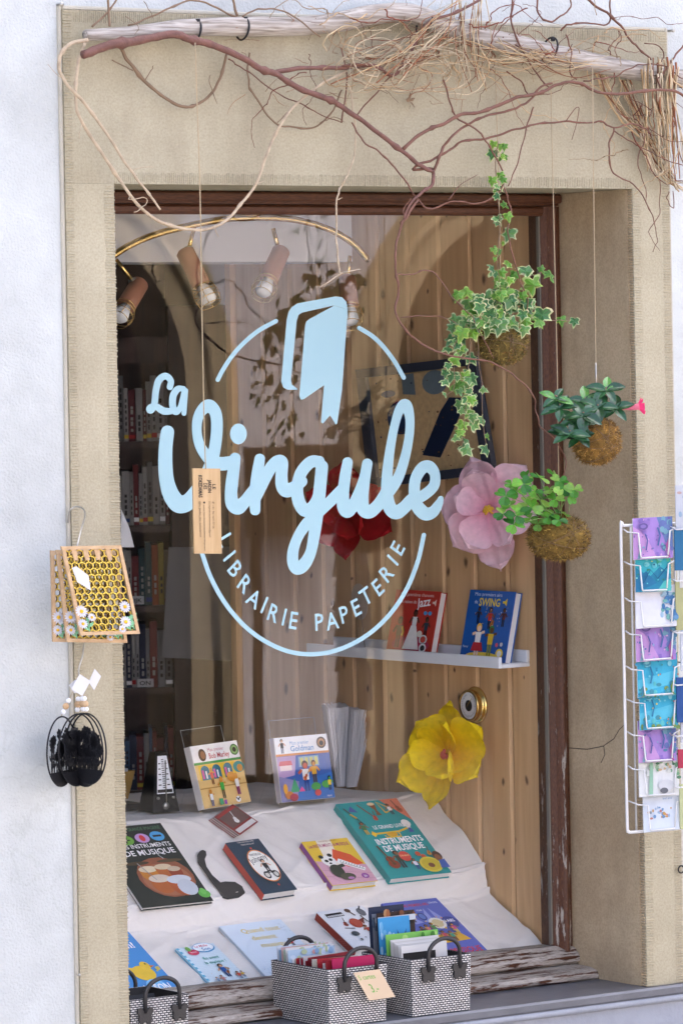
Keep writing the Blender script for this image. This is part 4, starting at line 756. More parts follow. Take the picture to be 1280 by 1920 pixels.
def d_swing(c):
    c.t('Mes premiers airs', 12, 92, 5, '#d8e4f2', .0, 60).t('de', 14, 81, 5, '#d8e4f2', .0, 7).t('SWING', 24, 78, 11, '#f0d23a', .02, 46).p([(76, 86), (80, 86), (85, 90), (85, 79), (80, 83), (76, 83)], '#f0d23a')
    c.e(48, 7, 36, 6, '#e8c84a').fig(28, 52, 24, '#22283a', '#1c2030', '#5a3626').fig(54, 46, 30, '#c03a2c', '#2c3040', '#8a5a38').guitar(60, 52, 18, '#c0702c').fig(84, 50, 26, '#4a2c3c', '#22283a', '#5a3626').guitar(86, 62, 10, '#8a2c3c').fig(36, 8, 44, '#f4f2ee', '#f0d8c8', '#f0cfae', '#e8b84a', .8).p([(28, 26), (46, 26), (50, 14), (24, 14)], '#c0343a').fig(64, 8, 42, '#e8c23a', '#8a8f3a', '#6a4228', '#3a8a4a', .8).e(88, 12, 8, 7, '#f0d23a').e(88, 12, 5, 4.4, '#e8e4da').e(80, 24, 3, 3, '#d0586a').e(90, 25, 3, 3, '#c9ccd4').scribble(20, 46, 95, 78, 20, ['#f0d23a', '#d8e4f2'], 2, .9).t('Fanny', 8, 18, 3, '#d8e4f2', .0, 12)
wall_book('song_book', 'blue song book with dancing couple and yellow title, on the white ledge', (860, 1220), (945, 1223), (888, 1105), .024, '#1c5aa8', '#dad6d0', d_swing)
# round paper fan on a stick
o = aX(684, 1208, XW - .07); o.z = zs_ + .001
pf = thing('paper_fan', 'small pale round paper disc on a stick at the far end of the white ledge', 'ornament', o)
MB().box(o.x - .03, o.x + .02, o.y - .05, o.y + .05, o.z, o.z + .008, bev=.002).build('foot', M['tagwood'], pf)
c0 = aX(674, 1128, XW - .06); n0 = Vector((-1, -.2, .1)).normalized(); MB().tube([o + Vector((0, 0, .008)), c0], .0014, 5).build('stick', M['browntwig'], pf)
MB().prism([c0 + Vector((0, -.04 * math.cos(q) - .012 * math.sin(q), .05 * math.sin(q) - .02 * math.cos(q))) for q in [2 * math.pi * k / 24 for k in range(24)]], n0 * .0015).build('disc', plain('kraft paper', (.55, .45, .33), .8, trans=.3), pf)
# barometer
bo = aX(893, 1322, XW); bo.x = XW - .0005
ba = thing('barometer', 'round brass barometer with white dial on the pine wall', 'barometer', bo)
MB().lathe([(0, 0), (.053, 0), (.054, .005), (.048, .008), (.044, .011), (.044, .022), (.046, .025), (.046, .029), (.041, .032), (.039, .0275), (0, .0275)], bo, (-1, 0, 0), 40).build('case', M['brass'], ba)
di = MB().lathe([(0, .0282), (.0388, .0282)], bo, (-1, 0, 0), 32).build('dial', M['white'], ba)
mk = MB()
for k in range(40):
    if k in (19, 20, 21): continue
    q = 2 * math.pi * k / 40 - math.pi / 2; d0 = Vector((0, -math.cos(q), math.sin(q))); tn = Vector((0, -d0.z, d0.y)); r0, r1 = (.029, .034) if k % 5 else (.026, .034); cc = bo + Vector((-.0288, 0, 0)); wq = .0006
    mk.add([cc + d0 * r0 - tn * wq, cc + d0 * r1 - tn * wq, cc + d0 * r1 + tn * wq, cc + d0 * r0 + tn * wq], [(0, 1, 2, 3)])
mk.lathe([(0, .0288), (.0165, .0288)], bo, (-1, 0, 0), 24); mk.build('dial_marks', M['ink'], di)
MB().tube([bo + Vector((-.0298, .008, -.004)), bo + Vector((-.0298, -.016, .022))], .0008, 5).build('needle', M['brass'], ba)
# tilted framed picture
PCX = XW - .035; pc = [aX(*p, PCX) for p in ((699, 915), (933, 887), (897, 667), (675, 693))]
pf = thing('framed_picture', 'crookedly hung picture in a navy frame, ochre ground with dark blue shapes', 'picture', pc[0])
def quadpt(a, b): return (pc[0] * (1 - a) + pc[1] * a) * (1 - b) + (pc[3] * (1 - a) + pc[2] * a) * b
nrm = Vector((-1, 0, 0)); navy = plain('navy frame', (.035, .042, .06), .45)
for A, B, a, b in (((0, 0), (1, 0), (1, .075), (0, .075)), ((0, .925), (1, .925), (1, 1), (0, 1)), ((0, .076), (.075, .076), (.075, .924), (0, .924)), ((.925, .076), (1, .076), (1, .924), (.925, .924))): MB().prism([quadpt(*q) for q in (A, B, a, b)], nrm * .018).build('frame_bar', navy, pf, True)
MB().prism([quadpt(*q) for q in ((.07, .07), (.93, .07), (.93, .93), (.07, .93))], nrm * .004).build('ground', plain('speckled ochre', (.56, .38, .18), .7, var=.35, vscale=70), pf, True)
c = Canvas(quadpt(0, 0) + nrm * .005, pc[1] - pc[0], pc[3] - pc[0]); c.n = nrm
c.e(30, 55, 11, 14, '#1c3050').p([(44, 22), (58, 18), (78, 52), (82, 64), (70, 66), (62, 56)], '#16233c').p([(34, 74), (44, 72), (44, 90), (34, 90)], '#6c7a80').e(60, 80, 10, 10, '#6c7a80').e(22, 76, 6, 3, '#26486a').e(90, 46, 5, 7, '#5a6068').l([(80, 66), (84, 78), (88, 82)], .7, '#3a3a3a').scribble(10, 10, 90, 90, 60, ['#5a3a18', '#7a5426', '#2c3a4a'], 4, 1)
c.done(pf)
# paper flowers
def petal_mesh(length, width, c_in, c_out, cup, seed):
    g = random.Random(seed); mb = MB(); nu, nv = 14, 18
    def fn(u, v):
        s = (u - .5) * 2; r_ = v; wd = width * .62 * (.10 + .90 * min(1, v / .6) ** .75) * math.sqrt(max(0.0, 1 - max(0, (v - .5) / .5) ** 3.6)) + .0005; x = s * wd; yy = length * v * (1 - .12 * s * s * v)
        z = .05 * width * noise.noise((s * 5, v * 6, seed + 3)) * v + cup * length * (v ** 2) * .45 + .10 * width * s * s * (1 - v * .4) + .015 * width * math.sin(s * 9 + seed) * v + .06 * length * noise.noise((s * 2, v * 3, seed)) * v
        return Vector((x, yy, z))
    mb.grid(fn, nu, nv)
    for i, f in enumerate(mb.f):
        v = sum(mb.v[j].y for j in f) / len(f) / length; k = max(0, min(1, v)) ** .8; j_ = g.uniform(.96, 1.04); mb.c[i] = tuple((a * (1 - k) + b * k) * j_ for a, b in zip(c_in, c_out))
    return mb
def flower(name, label, c, axis, rad, c_in, c_out, centre, rings, seed):
    t = thing(name, label, 'paper flower', c, None); axis = Vector(axis).normalized(); q0 = axis.to_track_quat('Z', 'Y').to_matrix().to_4x4(); g = random.Random(seed)
    for ri, (n, L, wd, cup, off) in enumerate(rings):
        for k in range(n):
            pm_ = petal_mesh(rad * L * g.uniform(.85, 1.1), rad * wd * g.uniform(.85, 1.1), c_in, c_out, cup * g.uniform(.5, 1.5), seed + ri * 10 + k).mesh('petal', M['petal']); a = 2 * math.pi * (k + off) / n + g.uniform(-.16, .16)
            inst('petal', pm_, t, Matrix.Translation(c + axis * (.014 * ri + .005 * (k % 2))) @ q0 @ Matrix.Rotation(a, 4, 'Z') @ Matrix.Rotation(R(g.uniform(12, 24) * (1 if k % 2 else -1)), 4, 'Y') @ Matrix.Rotation(R(2 + 14 * ri + g.uniform(-6, 12)), 4, 'X'))
    b = MB()
    for k in range(26):
        d = Vector((g.gauss(0, 1), g.gauss(0, 1), abs(g.gauss(0, 1)) + .4)).normalized(); p = c + axis * (.012 * len(rings)); dd = q0.to_3x3() @ d; b.tube([p, p + dd * rad * .10], rad * .018, 4)
    b.build('stamens', plain(name + ' centre', centre, .7), t)
fy = aX(845, 1415, XW - .10); fyaw = Vector((-.95, -.28, .10)); fpaw = Vector((-.80, -.58, .10))
flower('yellow_paper_flower', 'yellow tissue paper flower below the barometer', fy, fyaw, .170, lin((236, 186, 2)), lin((250, 224, 16)), (.65, .12, .08), [(6, 1.0, .62, .25, 0), (5, .66, .50, .8, .5)], 3)
fp = aX(920, 958, XW - .09)
flower('pink_paper_flower', 'pale pink tissue paper flower with yellow centre, behind the clover ball', fp, fpaw, .172, lin((226, 140, 168)), lin((244, 216, 222)), (.75, .45, .03), [(6, 1.0, .62, .02, .3), (5, .70, .48, .3, .1)], 11)
fr_ = aX(655, 965, XW - .09)
flower('red_paper_flower', 'deep red tissue paper flower far back on the pine wall', fr_, fpaw, .150, lin((120, 8, 14)), lin((190, 18, 30)), (.1, .02, .01), [(6, 1.0, .62, .3, .1), (5, .66, .52, .8, .5)], 23)
# ================================================================== BACK OF THE SHOP
yw = .55; BE = Vector((math.cos(yw), -math.sin(yw), 0)); BN = Vector((-math.sin(yw), -math.cos(yw), 0)); B0 = aY(327, 1290, 2.55)
def bw(px, py): return hit(px, py, B0, BN)
shz = [bw(270, p).z for p in (1482, 1290, 1136, 985, 828)]
bc = thing('bookcase', 'dark brown bookcase of paperbacks at the back of the shop', 'bookcase', B0 + Vector((0, 0, -.6 - B0.z)))
WB = .40; DB = .22
def bbox(mb, e0, e1, d0, d1, z0, z1, col=None):     # along shelf, depth behind front, height
    o = Vector((B0.x, B0.y, 0)) + BE * e0 - BN * d0 + Vector((0, 0, z0)); return mb.obox(o, BE * (e1 - e0), -BN * (d1 - d0), Vector((0, 0, z1 - z0)), col)
for i, z in enumerate(shz): bbox(MB(), -WB, -.001, .0, DB, z - .022, z).build('shelf', M['brownwood'], bc)
bbox(MB(), -WB, .0, DB + .001, DB + .02, -.6, 2.1).build('back_panel', M['brownwood'], bc); bbox(MB(), -WB - .02, -WB - .001, 0, DB, -.6, 2.1).build('side_panel', M['brownwood'], bc)
bbox(MB(), -WB, -.001, -.01, .02, shz[4] + .255, shz[4] + .34).build('cornice', M['brownwood'], bc)
cabt = thing('tall_cabinet', 'plain dark brown cabinet beside the bookcase with a grey sheet pinned on it', 'cabinet', B0 + BE * .1 + Vector((0, 0, -.6 - B0.z)))
bbox(MB(), .001, .36, -.02, .3, -.6, 1.93).build('carcass', M['brownwood'], cabt)
# grey poster sheet
ps = [bw(*p) + BN * .03 for p in ((303, 1231), (434, 1238), (435, 1024), (316, 1025))]
g_ = MB().grid(lambda u, v: (ps[0] * (1 - u) + ps[1] * u) * (1 - v) + (ps[3] * (1 - u) + ps[2] * u) * v + BN * (.004 + .02 * abs(u - .5) * (1 - v) + .006 * noise.noise((u * 4, v * 4, 0))), 14, 14)
po = g_.build('paper_poster', plain('grey paper', (.30, .30, .30), .8, var=.15, vscale=9)); tag(po, 'large plain grey paper sheet pinned on the dark cabinet', 'poster')
bcols = [('white', (205, 200, 192)), ('cream', (190, 178, 155)), ('red', (150, 28, 30)), ('grey', (140, 140, 140)), ('dark blue', (30, 44, 84)), ('white', (215, 212, 208)), ('teal', (40, 96, 100)), ('black', (28, 28, 30)), ('beige', (176, 160, 130)), ('orange', (200, 96, 30)), ('light blue', (80, 128, 172)), ('crimson', (120, 18, 34)), ('yellow', (205, 178, 60)), ('pale grey', (180, 182, 186))]
rowbias = [[2, 2, 0, 11, 0, 10, 4, 6], [0, 3, 4, 2, 5, 0, 13, 2], [8, 0, 3, 6, 9, 12, 2, 5], [2, 11, 0, 5, 0, 3], [0, 5, 2, 13, 4, 0, 3, 11], [1, 8, 3, 0, 2]]
rown = ['lowest', 'ON-marked', 'IJK-marked', 'fourth', 'fifth', 'top']
g = random.Random(5)
for i, z in enumerate(shz):
    top = (shz[i + 1] - .03) if i < 4 else z + .235
    e = -.004; k = 0
    while e > -WB + .03 and k < 24:
        th = g.uniform(.009, .024); hh = min(top - z - .01, g.uniform(.15, .215)); ci = g.choice(rowbias[i]); cn, cc = bcols[ci]
        t = thing('paperback', f'{cn} book spine, {ORD[k]} from the right on the {rown[i]} bookcase shelf', 'book', None or (Vector((B0.x, B0.y, z)) + BE * e), 'books in the back bookcase')
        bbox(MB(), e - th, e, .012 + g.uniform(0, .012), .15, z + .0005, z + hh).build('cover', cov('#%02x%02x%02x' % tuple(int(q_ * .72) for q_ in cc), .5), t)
        o = Vector((B0.x, B0.y, z)) + BE * (e - th * .28) + BN * -.0095 + Vector((0, 0, hh * .2)); m_ = MB(); d0 = .0085
        inkc = (170, 166, 158) if sum(cc) < 330 else (36, 32, 32)
        for q in range(g.randint(3, 6)):
            z0 = z + hh * (.18 + .11 * q + g.uniform(0, .02)); bbox(m_, e - th * .68, e - th * .34, .0105, .0115, z0, z0 + hh * g.uniform(.05, .09), lin(inkc))
        if g.random() < .5: bbox(m_, e - th, e, .0108, .0116, z + hh * .06, z + hh * .13, lin(g.choice([(170, 30, 30), (30, 60, 120), (210, 180, 60), (240, 240, 240)])))
        m_.build('spine_print', M['print'], t)
        e -= th + .0012; k += 1
for txt, p0, p1, nm in (('IJK', (249, 1133), (270, 1117), 'IJK'), ('ON', (258, 1288), (288, 1272), 'ON')):
    a = bw(*p0) + BN * .012; b = bw(*p1) + BN * .012; wd = (b - a).dot(BE); hh = b.z - a.z
    t = thing('shelf_label', f'white shelf label reading {nm} on the bookcase', 'label', a)
    MB().obox(a, BE * wd, Vector((0, 0, hh)), BN * .001).build('card', M['paper'], t); m_ = MB(); put_text(m_, txt, a + BN * .0016 + BE * wd * .12 + Vector((0, 0, hh * .25)), BE, (0, 0, 1), hh * .7, None, .02, wd * .7); m_.build('lettering', M['ink'], t)
# white leaflet hanging at the left edge
a = [aY(*p, 1.0) for p in ((226, 1026), (252, 1026), (243, 990), (228, 955))]
tag(MB().prism(a, (0, .002, 0)).build('leaflet', M['paper'], None, True), 'white paper leaflet peeking out beside the left jamb above the honeycomb boards', 'leaflet')
# spotlights
YS = .80
rl = thing('spotlight_rail', 'arched brass ceiling rail carrying four spotlights', 'light rail', aY(500, 408, YS))
MB().tube([aY(*p, YS) for p in cr([(195, 492), (240, 462), (300, 437), (400, 414), (470, 408), (545, 411), (610, 427), (660, 455), (690, 488)], 6)], .0095, 10).build('rail', M['brass'], rl)
MB().tube([aY(480, 408, YS), aY(480, 408, YS) + Vector((0, 0, .6))], .012, 8).build('ceiling_rod', M['brass'], rl)
for k, (a, b, c_, dr) in enumerate((((218, 487), (263, 530), (236, 575), 1), ((365, 424), (345, 468), (378, 535), 1), ((512, 428), (528, 468), (503, 525), 1), ((656, 480), (650, 520), (655, 575), 1))):
    A, B, C_ = aY(*a, YS), aY(*b, YS), aY(*c_, YS - .05); ax = (C_ - B).normalized(); L_ = (C_ - B).length
    t = thing('spotlight', f'terracotta spotlight with wire cage, {ORD[k]} from the left under the brass rail', 'spotlight', A, 'spotlights under the brass rail')
    MB().tube([A, A + (B + ax * .02 - A) * .8], .006, 8).build('arm', M['brass'], t); MB().lathe([(0, -.012), (.011, -.010), (.011, .010), (0, .012)], A + (B + ax * .02 - A) * .8, (0, 1, 0), 12).build('joint', M['steel'], t)
    MB().lathe([(0, -.002), (.018, 0), (.026, .008), (.027, L_ - .004), (.024, L_), (0, L_)], B, ax, 20).build('shade', M['terra'], t)
    MB().lathe([(.0, L_ + .001), (.015, L_ + .001), (.020, L_ + .02), (.024, L_ + .045), (.018, L_ + .055), (0, L_ + .056)], B, ax, 16).build('bulb', M['bulb'], t)
    cg = MB(); a1 = ax.orthogonal().normalized(); b1 = ax.cross(a1)
    for h_, r_ in ((.004, .029), (.022, .034), (.042, .036), (.062, .030)): cg.tube([B + ax * (L_ + h_) + (a1 * math.cos(q) + b1 * math.sin(q)) * r_ for q in [2 * math.pi * j / 24 for j in range(24)]], .0012, 5, closed=True)
    for j in range(4): q = math.pi / 2 * j; d = a1 * math.cos(q) + b1 * math.sin(q); cg.tube([B + ax * L_ + d * .028, B + ax * (L_ + .03) + d * .036, B + ax * (L_ + .062) + d * .030], .0012, 5)
    cg.build('wire_cage', M['brass'], t)

# ================================================================== BASKETS ON THE LEDGE
def weave():
    mt, t, p, N, L = NM('woven paper straw'); p.inputs['Roughness'].default_value = .75
    tc = N('ShaderNodeTexCoord'); sp = N('ShaderNodeSeparateXYZ'); L(tc.outputs['Object'], sp.inputs[0]); ad = N('ShaderNodeMath'); L(sp.outputs[0], ad.inputs[0]); L(sp.outputs[1], ad.inputs[1])
    cb_ = N('ShaderNodeCombineXYZ'); L(ad.outputs[0], cb_.inputs[0]); L(sp.outputs[2], cb_.inputs[1])
    br = N('ShaderNodeTexBrick'); br.inputs['Scale'].default_value = 1; br.inputs['Brick Width'].default_value = .0120; br.inputs['Row Height'].default_value = .0058; br.inputs['Mortar Size'].default_value = .0016; br.inputs['Mortar Smooth'].default_value = .2
    br.inputs['Color1'].default_value = (.55, .53, .49, 1); br.inputs['Color2'].default_value = (.78, .76, .72, 1); br.inputs['Mortar'].default_value = (.03, .03, .035, 1); L(cb_.outputs[0], br.inputs[0]); L(br.outputs[0], p.inputs['Base Color'])
    b = N('ShaderNodeBump'); b.inputs['Distance'].default_value = .0015; b.invert = True; L(br.outputs[1], b.inputs['Height']); L(b.outputs[0], p.inputs['Normal']); return mt
M['weave'] = weave(); M['lining'] = plain('black lining', (.02, .02, .02), .9); M['leather'] = plain('black leather', (.015, .014, .015), .42, bump=.0006, bscale=200)
BH = .152
def basket(label, x0, y0, w_, d_, hf, hb, ht=BH):
    t = thing('woven_basket', label, 'basket', (x0 + w_ / 2, y0 + d_ / 2, .001), 'black and white woven baskets on the ledge')
    T = .0045; tp = .004; z0, z1 = .0012, ht
    def quad(i, z, k): i2 = i - (tp if z == z0 else 0) * -1; return [(x0 + i2, y0 + i2, z), (x0 + w_ - i2, y0 + i2, z), (x0 + w_ - i2, y0 + d_ - i2, z), (x0 + i2, y0 + d_ - i2, z)]
    V = quad(0, z0, 0) + quad(0, z1, 0) + quad(T, z1, 0)
    MB().add(V, [(3, 2, 1, 0)] + [(k, (k + 1) % 4, 4 + (k + 1) % 4, 4 + k) for k in range(4)] + [(4 + k, 4 + (k + 1) % 4, 8 + (k + 1) % 4, 8 + k) for k in range(4)]).build('body', M['weave'], t)
    V = quad(T + .0004, z1 - .001, 0) + quad(T + .001, z0 + .006, 0); MB().add(V, [(4 + k, 4 + (k + 1) % 4, (k + 1) % 4, k) for k in range(4)] + [(4, 5, 6, 7)]).build('lining', M['lining'], t)
    def handle(cx, yy, sg):
        P = [(cx - .052, yy + sg * .008, z1 - .035)] + [(cx - .052 * math.cos(math.pi * k / 14), yy + sg * (.008 + .004 * math.sin(math.pi * k / 14)), z1 + .008 + .042 * math.sin(math.pi * k / 14)) for k in range(15)] + [(cx + .052, yy + sg * .008, z1 - .035)]
        hd = MB().tube(P, .0058, 8).build('handle', M['leather'], t)
        for s_ in (-1, 1):
            c0 = Vector((cx + s_ * .052, yy + sg * .0035, z1 - .042)); out = []
            half = [(0, .006), (.006, .014), (.014, .021), (.022, .020), (.024, .010), (.018, .001), (.020, -.008), (.017, -.018), (.009, -.022), (.003, -.014)]
            out = [c0 + Vector((x, 0, z)) for x, z in half] + [c0 + Vector((-x, 0, z)) for x, z in half[::-1]]
            b = MB().prism(out, (0, sg * .006, 0)).build('butterfly_patch', M['leather'], hd, True)
    if hf: handle(x0 + w_ * .52, y0, -1)
    if hb: handle(x0 + w_ * .52, y0 + d_ + .001, 1)
    return t
n1 = aZ(617, 1928, .0); y1 = n1.y; x1 = n1.x; w1 = aY(729, 1809, y1).x - aY(619, 1824, y1).x
n2 = aZ(772.5, 1908, .0); w2 = aY(882, 1791, n2.y).x - n2.x
r3 = aY(354, 1863, .005); W3 = r3.x - .007
b1t = basket('woven basket of red and pink cards with a peach price tag', x1, y1, w1, .262, 1, 1)
b2t = basket('woven basket of tall picture cards, rightmost on the ledge', n2.x, n2.y, w2, .225, 1, 1)
b3t = basket('nearly empty woven basket, leftmost and cut by the stone jamb', r3.x - W3, r3.y, W3, .19, 1, 1, r3.z)
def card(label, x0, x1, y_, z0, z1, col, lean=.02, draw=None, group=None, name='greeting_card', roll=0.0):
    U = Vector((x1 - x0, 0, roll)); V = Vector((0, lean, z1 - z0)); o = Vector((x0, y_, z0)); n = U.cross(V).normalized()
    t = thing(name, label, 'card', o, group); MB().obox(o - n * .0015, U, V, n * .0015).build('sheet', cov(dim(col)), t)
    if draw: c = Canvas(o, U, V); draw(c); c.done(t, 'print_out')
g = random.Random(12)
reds = [('deep red', '#8f1c26'), ('white', '#e6e2de'), ('red', '#b52a30'), ('pale grey', '#c9c4c2'), ('dark red', '#6f151f'), ('cream', '#ddd2c0'), ('crimson', '#a31f33')]
card('bright pink card at the front of the basket with the price tag', x1 + .035, x1 + w1 - .015, y1 + .02, .03, BH + .022, '#c2185b', .012, None, 'cards in the price tag basket')
for k in range(20):
    cn, cc = reds[(k * 3 + k // 4) % 7]; card(f'{cn} card, {ORD[k]} behind the bright pink card in the price tag basket', x1 + .018 + g.uniform(0, .008), x1 + w1 - .018 - g.uniform(0, .01), y1 + .028 + k * .0072, .02, BH + .012 + g.uniform(-.006, .010), cc, .014, None, 'cards in the price tag basket', roll=g.uniform(-.006, .006))
backc = [('pale blue floral', '#b9d3e8'), ('white', '#e9e9e6'), ('mint green', '#b5ccb8'), ('pinkish', '#e0b9b4'), ('sky blue', '#8fb9dc'), ('white blue-edged', '#dfe7ee')]
for k in range(6):
    cn, cc = backc[k]; card(f'{cn} card standing {ORD[k]} in the back group of the price tag basket', x1 + .008, x1 + w1 - .03, y1 + .183 + k * .010, .02, BH + .030 + g.uniform(-.004, .006), cc, .012, (lambda c: c.scribble(6, 55, 94, 97, 26, ['#d8a3a0', '#8fb0d0', '#f2f2f2', '#b9c7a0', '#c9d9ea'], 3, 7)) , 'cards in the price tag basket')
# price tag
TL, TR, BR, BL = [aY(*p, y1 - .022) for p in ((662, 1824), (705, 1812), (741, 1869), (692, 1876))]
tg = thing('price_tag', 'peach paper price tag handwritten 5 cartes 3.- hanging on the front basket', 'price tag', TL)
U = TR - TL; V = TL - BL; MB().obox(BL, BR - BL, V, (0, .001, 0)).build('paper', plain('peach paper', (.60, .46, .31), .8, trans=.1), tg)
m_ = MB(); un = (BR - BL).normalized(); vn = V.normalized(); L_ = V.length
put_text(m_, '5 cartes', BL + V * .72 + un * .006 + Vector((0, -.0006, 0)), un, vn, .022, None, .0, .052); put_text(m_, '3.-', BL + V * .25 + un * .022 + Vector((0, -.0006, 0)), un, vn, .040, None, .0, .026)
m_.build('lettering', plain('green marker', (.10, .36, .05), .6), tg)
# cards in the right basket
xx, yy = n2.x, n2.y; gp2 = 'cards in the right basket'
def d_txt(c): c.r(4, 40, 96, 88, '#1a1a1c').t('Il faut pour vivre', 10, 70, 8, '#f0f0f0', .0, 62).t('que la musique demeure', 8, 52, 8, '#f0f0f0', .0, 80)
card('white card with black text panel at the front of the right basket', xx + .010, xx + w2 - .07, yy + .045, .02, BH + .030, '#e9e8e4', .014, d_txt, gp2)
for k in range(7): card(f'plain white card, {ORD[k]} behind the black text panel card in the right basket', xx + .008, xx + w2 - .03 - .005 * (k % 3), yy + .053 + k * .006, .02, BH + .030 + .002 * k, ['#e9e8e4', '#dcdad4', '#efeeea'][k % 3], .014, None, gp2)
def d_green(c): c.r(0, 0, 100, 100, '#7cbf5a').scribble(0, 0, 100, 100, 40, ['#5aa03c', '#a9d97a', '#cfe9a0', '#3f7d2c'], 2, 6)
card('green meadow picture card in the right basket', xx - .002 + .006, xx + w2 - .02, yy + .105, .03, BH + .055, '#7cbf5a', .014, d_green, gp2)
def d_bull(c): c.r(0, 0, 100, 100, '#3f9ad2').p([(0, 0), (100, 0), (100, 30), (0, 40)], '#8fc4e4').p([(60, 30), (64, 66), (58, 84), (68, 74), (78, 74), (88, 84), (82, 64), (82, 30)], '#2a4a66').scribble(0, 30, 55, 90, 10, ['#a9d4ee', '#6fb5e0'], 5, 8)
card('sky blue picture card with a dark horned shape in the right basket', xx + .006, xx + .11, yy + .14, .04, BH + .095, '#3f9ad2', .016, d_bull, gp2)
def d_brown(c): c.r(0, 0, 100, 100, '#3a2a24').scribble(0, 0, 100, 100, 40, ['#a86a42', '#1c1614', '#7a4a30', '#c99a6a'], 6, 8).r(0, 88, 100, 95, '#cfd4da')
card('tall dark brown picture card in the right basket', xx + .02, xx + .145, yy + .165, .04, BH + .105, '#3a2a24', .016, d_brown, gp2)
card('tall navy edged picture card, rearmost in the right basket', xx + .008, xx + .125, yy + .185, .04, BH + .120, '#24304a', .016, lambda c: c.r(8, 0, 96, 92, '#8a8f98').scribble(10, 50, 94, 90, 20, ['#44484c', '#c9ccd0', '#5a6a7c'], 1, 6), gp2)
card('dark grey card leaning inside the leftmost basket', r3.x - W3 + .02, r3.x - .02, r3.y + .10, .02, r3.z - .01, '#26282c', .03)

# ================================================================== POSTCARD RACK
ry = .25; RE = Vector((math.cos(ry), -math.sin(ry), 0)); RN = Vector((-math.sin(ry), -math.cos(ry), 0)); RP0 = aY(1215, 1270, -.33)
def rp(px, py, out=0): return hit(px, py, RP0 + RN * out, RN)
rk = thing('postcard_rack', 'white wire postcard rack standing in front of the right stone jamb', 'rack', rp(1290, 1560))
MB().tube(cr([rp(1290, 980), rp(1185, 985), rp(1168, 986), rp(1163, 996), rp(1168, 1200), rp(1172, 1400), rp(1175, 1545), rp(1178, 1559), rp(1190, 1560), rp(1300, 1551)], 5), .0042, 8).build('outer_frame', M['wire'], rk)
MB().tube([rp(1181, 985, -.02), rp(1192, 1560, -.02)], .003, 6).build('back_wire', M['wire'], rk); MB().tube([rp(1262, 980, -.02), rp(1272, 1556, -.02)], .003, 6).build('back_wire', M['wire'], rk)
tops = [((1185, 972), (1259, 968)), ((1189, 1033), (1255.5, 1030)), ((1189.5, 1101), (1265.6, 1095.6)), ((1190, 1163), (1264.5, 1158)), ((1193, 1229), (1268, 1224)), ((1197, 1291), (1268.6, 1286)), ((1194.5, 1352), (1265.6, 1347.5)), ((1196, 1416), (1270.5, 1412)), ((1204, 1482), (1270.5, 1476))]
looks = ['p', 't', 'w', 'p', 'b', 'b', 'p', 'g', 'l']
desc = {'p': 'purple and pink underwater postcard', 't': 'turquoise seabed postcard with grey rocks', 'w': 'white postcard with blue green plants', 'b': 'aqua blue underwater postcard', 'g': 'white postcard with leafy green foliage', 'l': 'pale postcard with light blue title'}
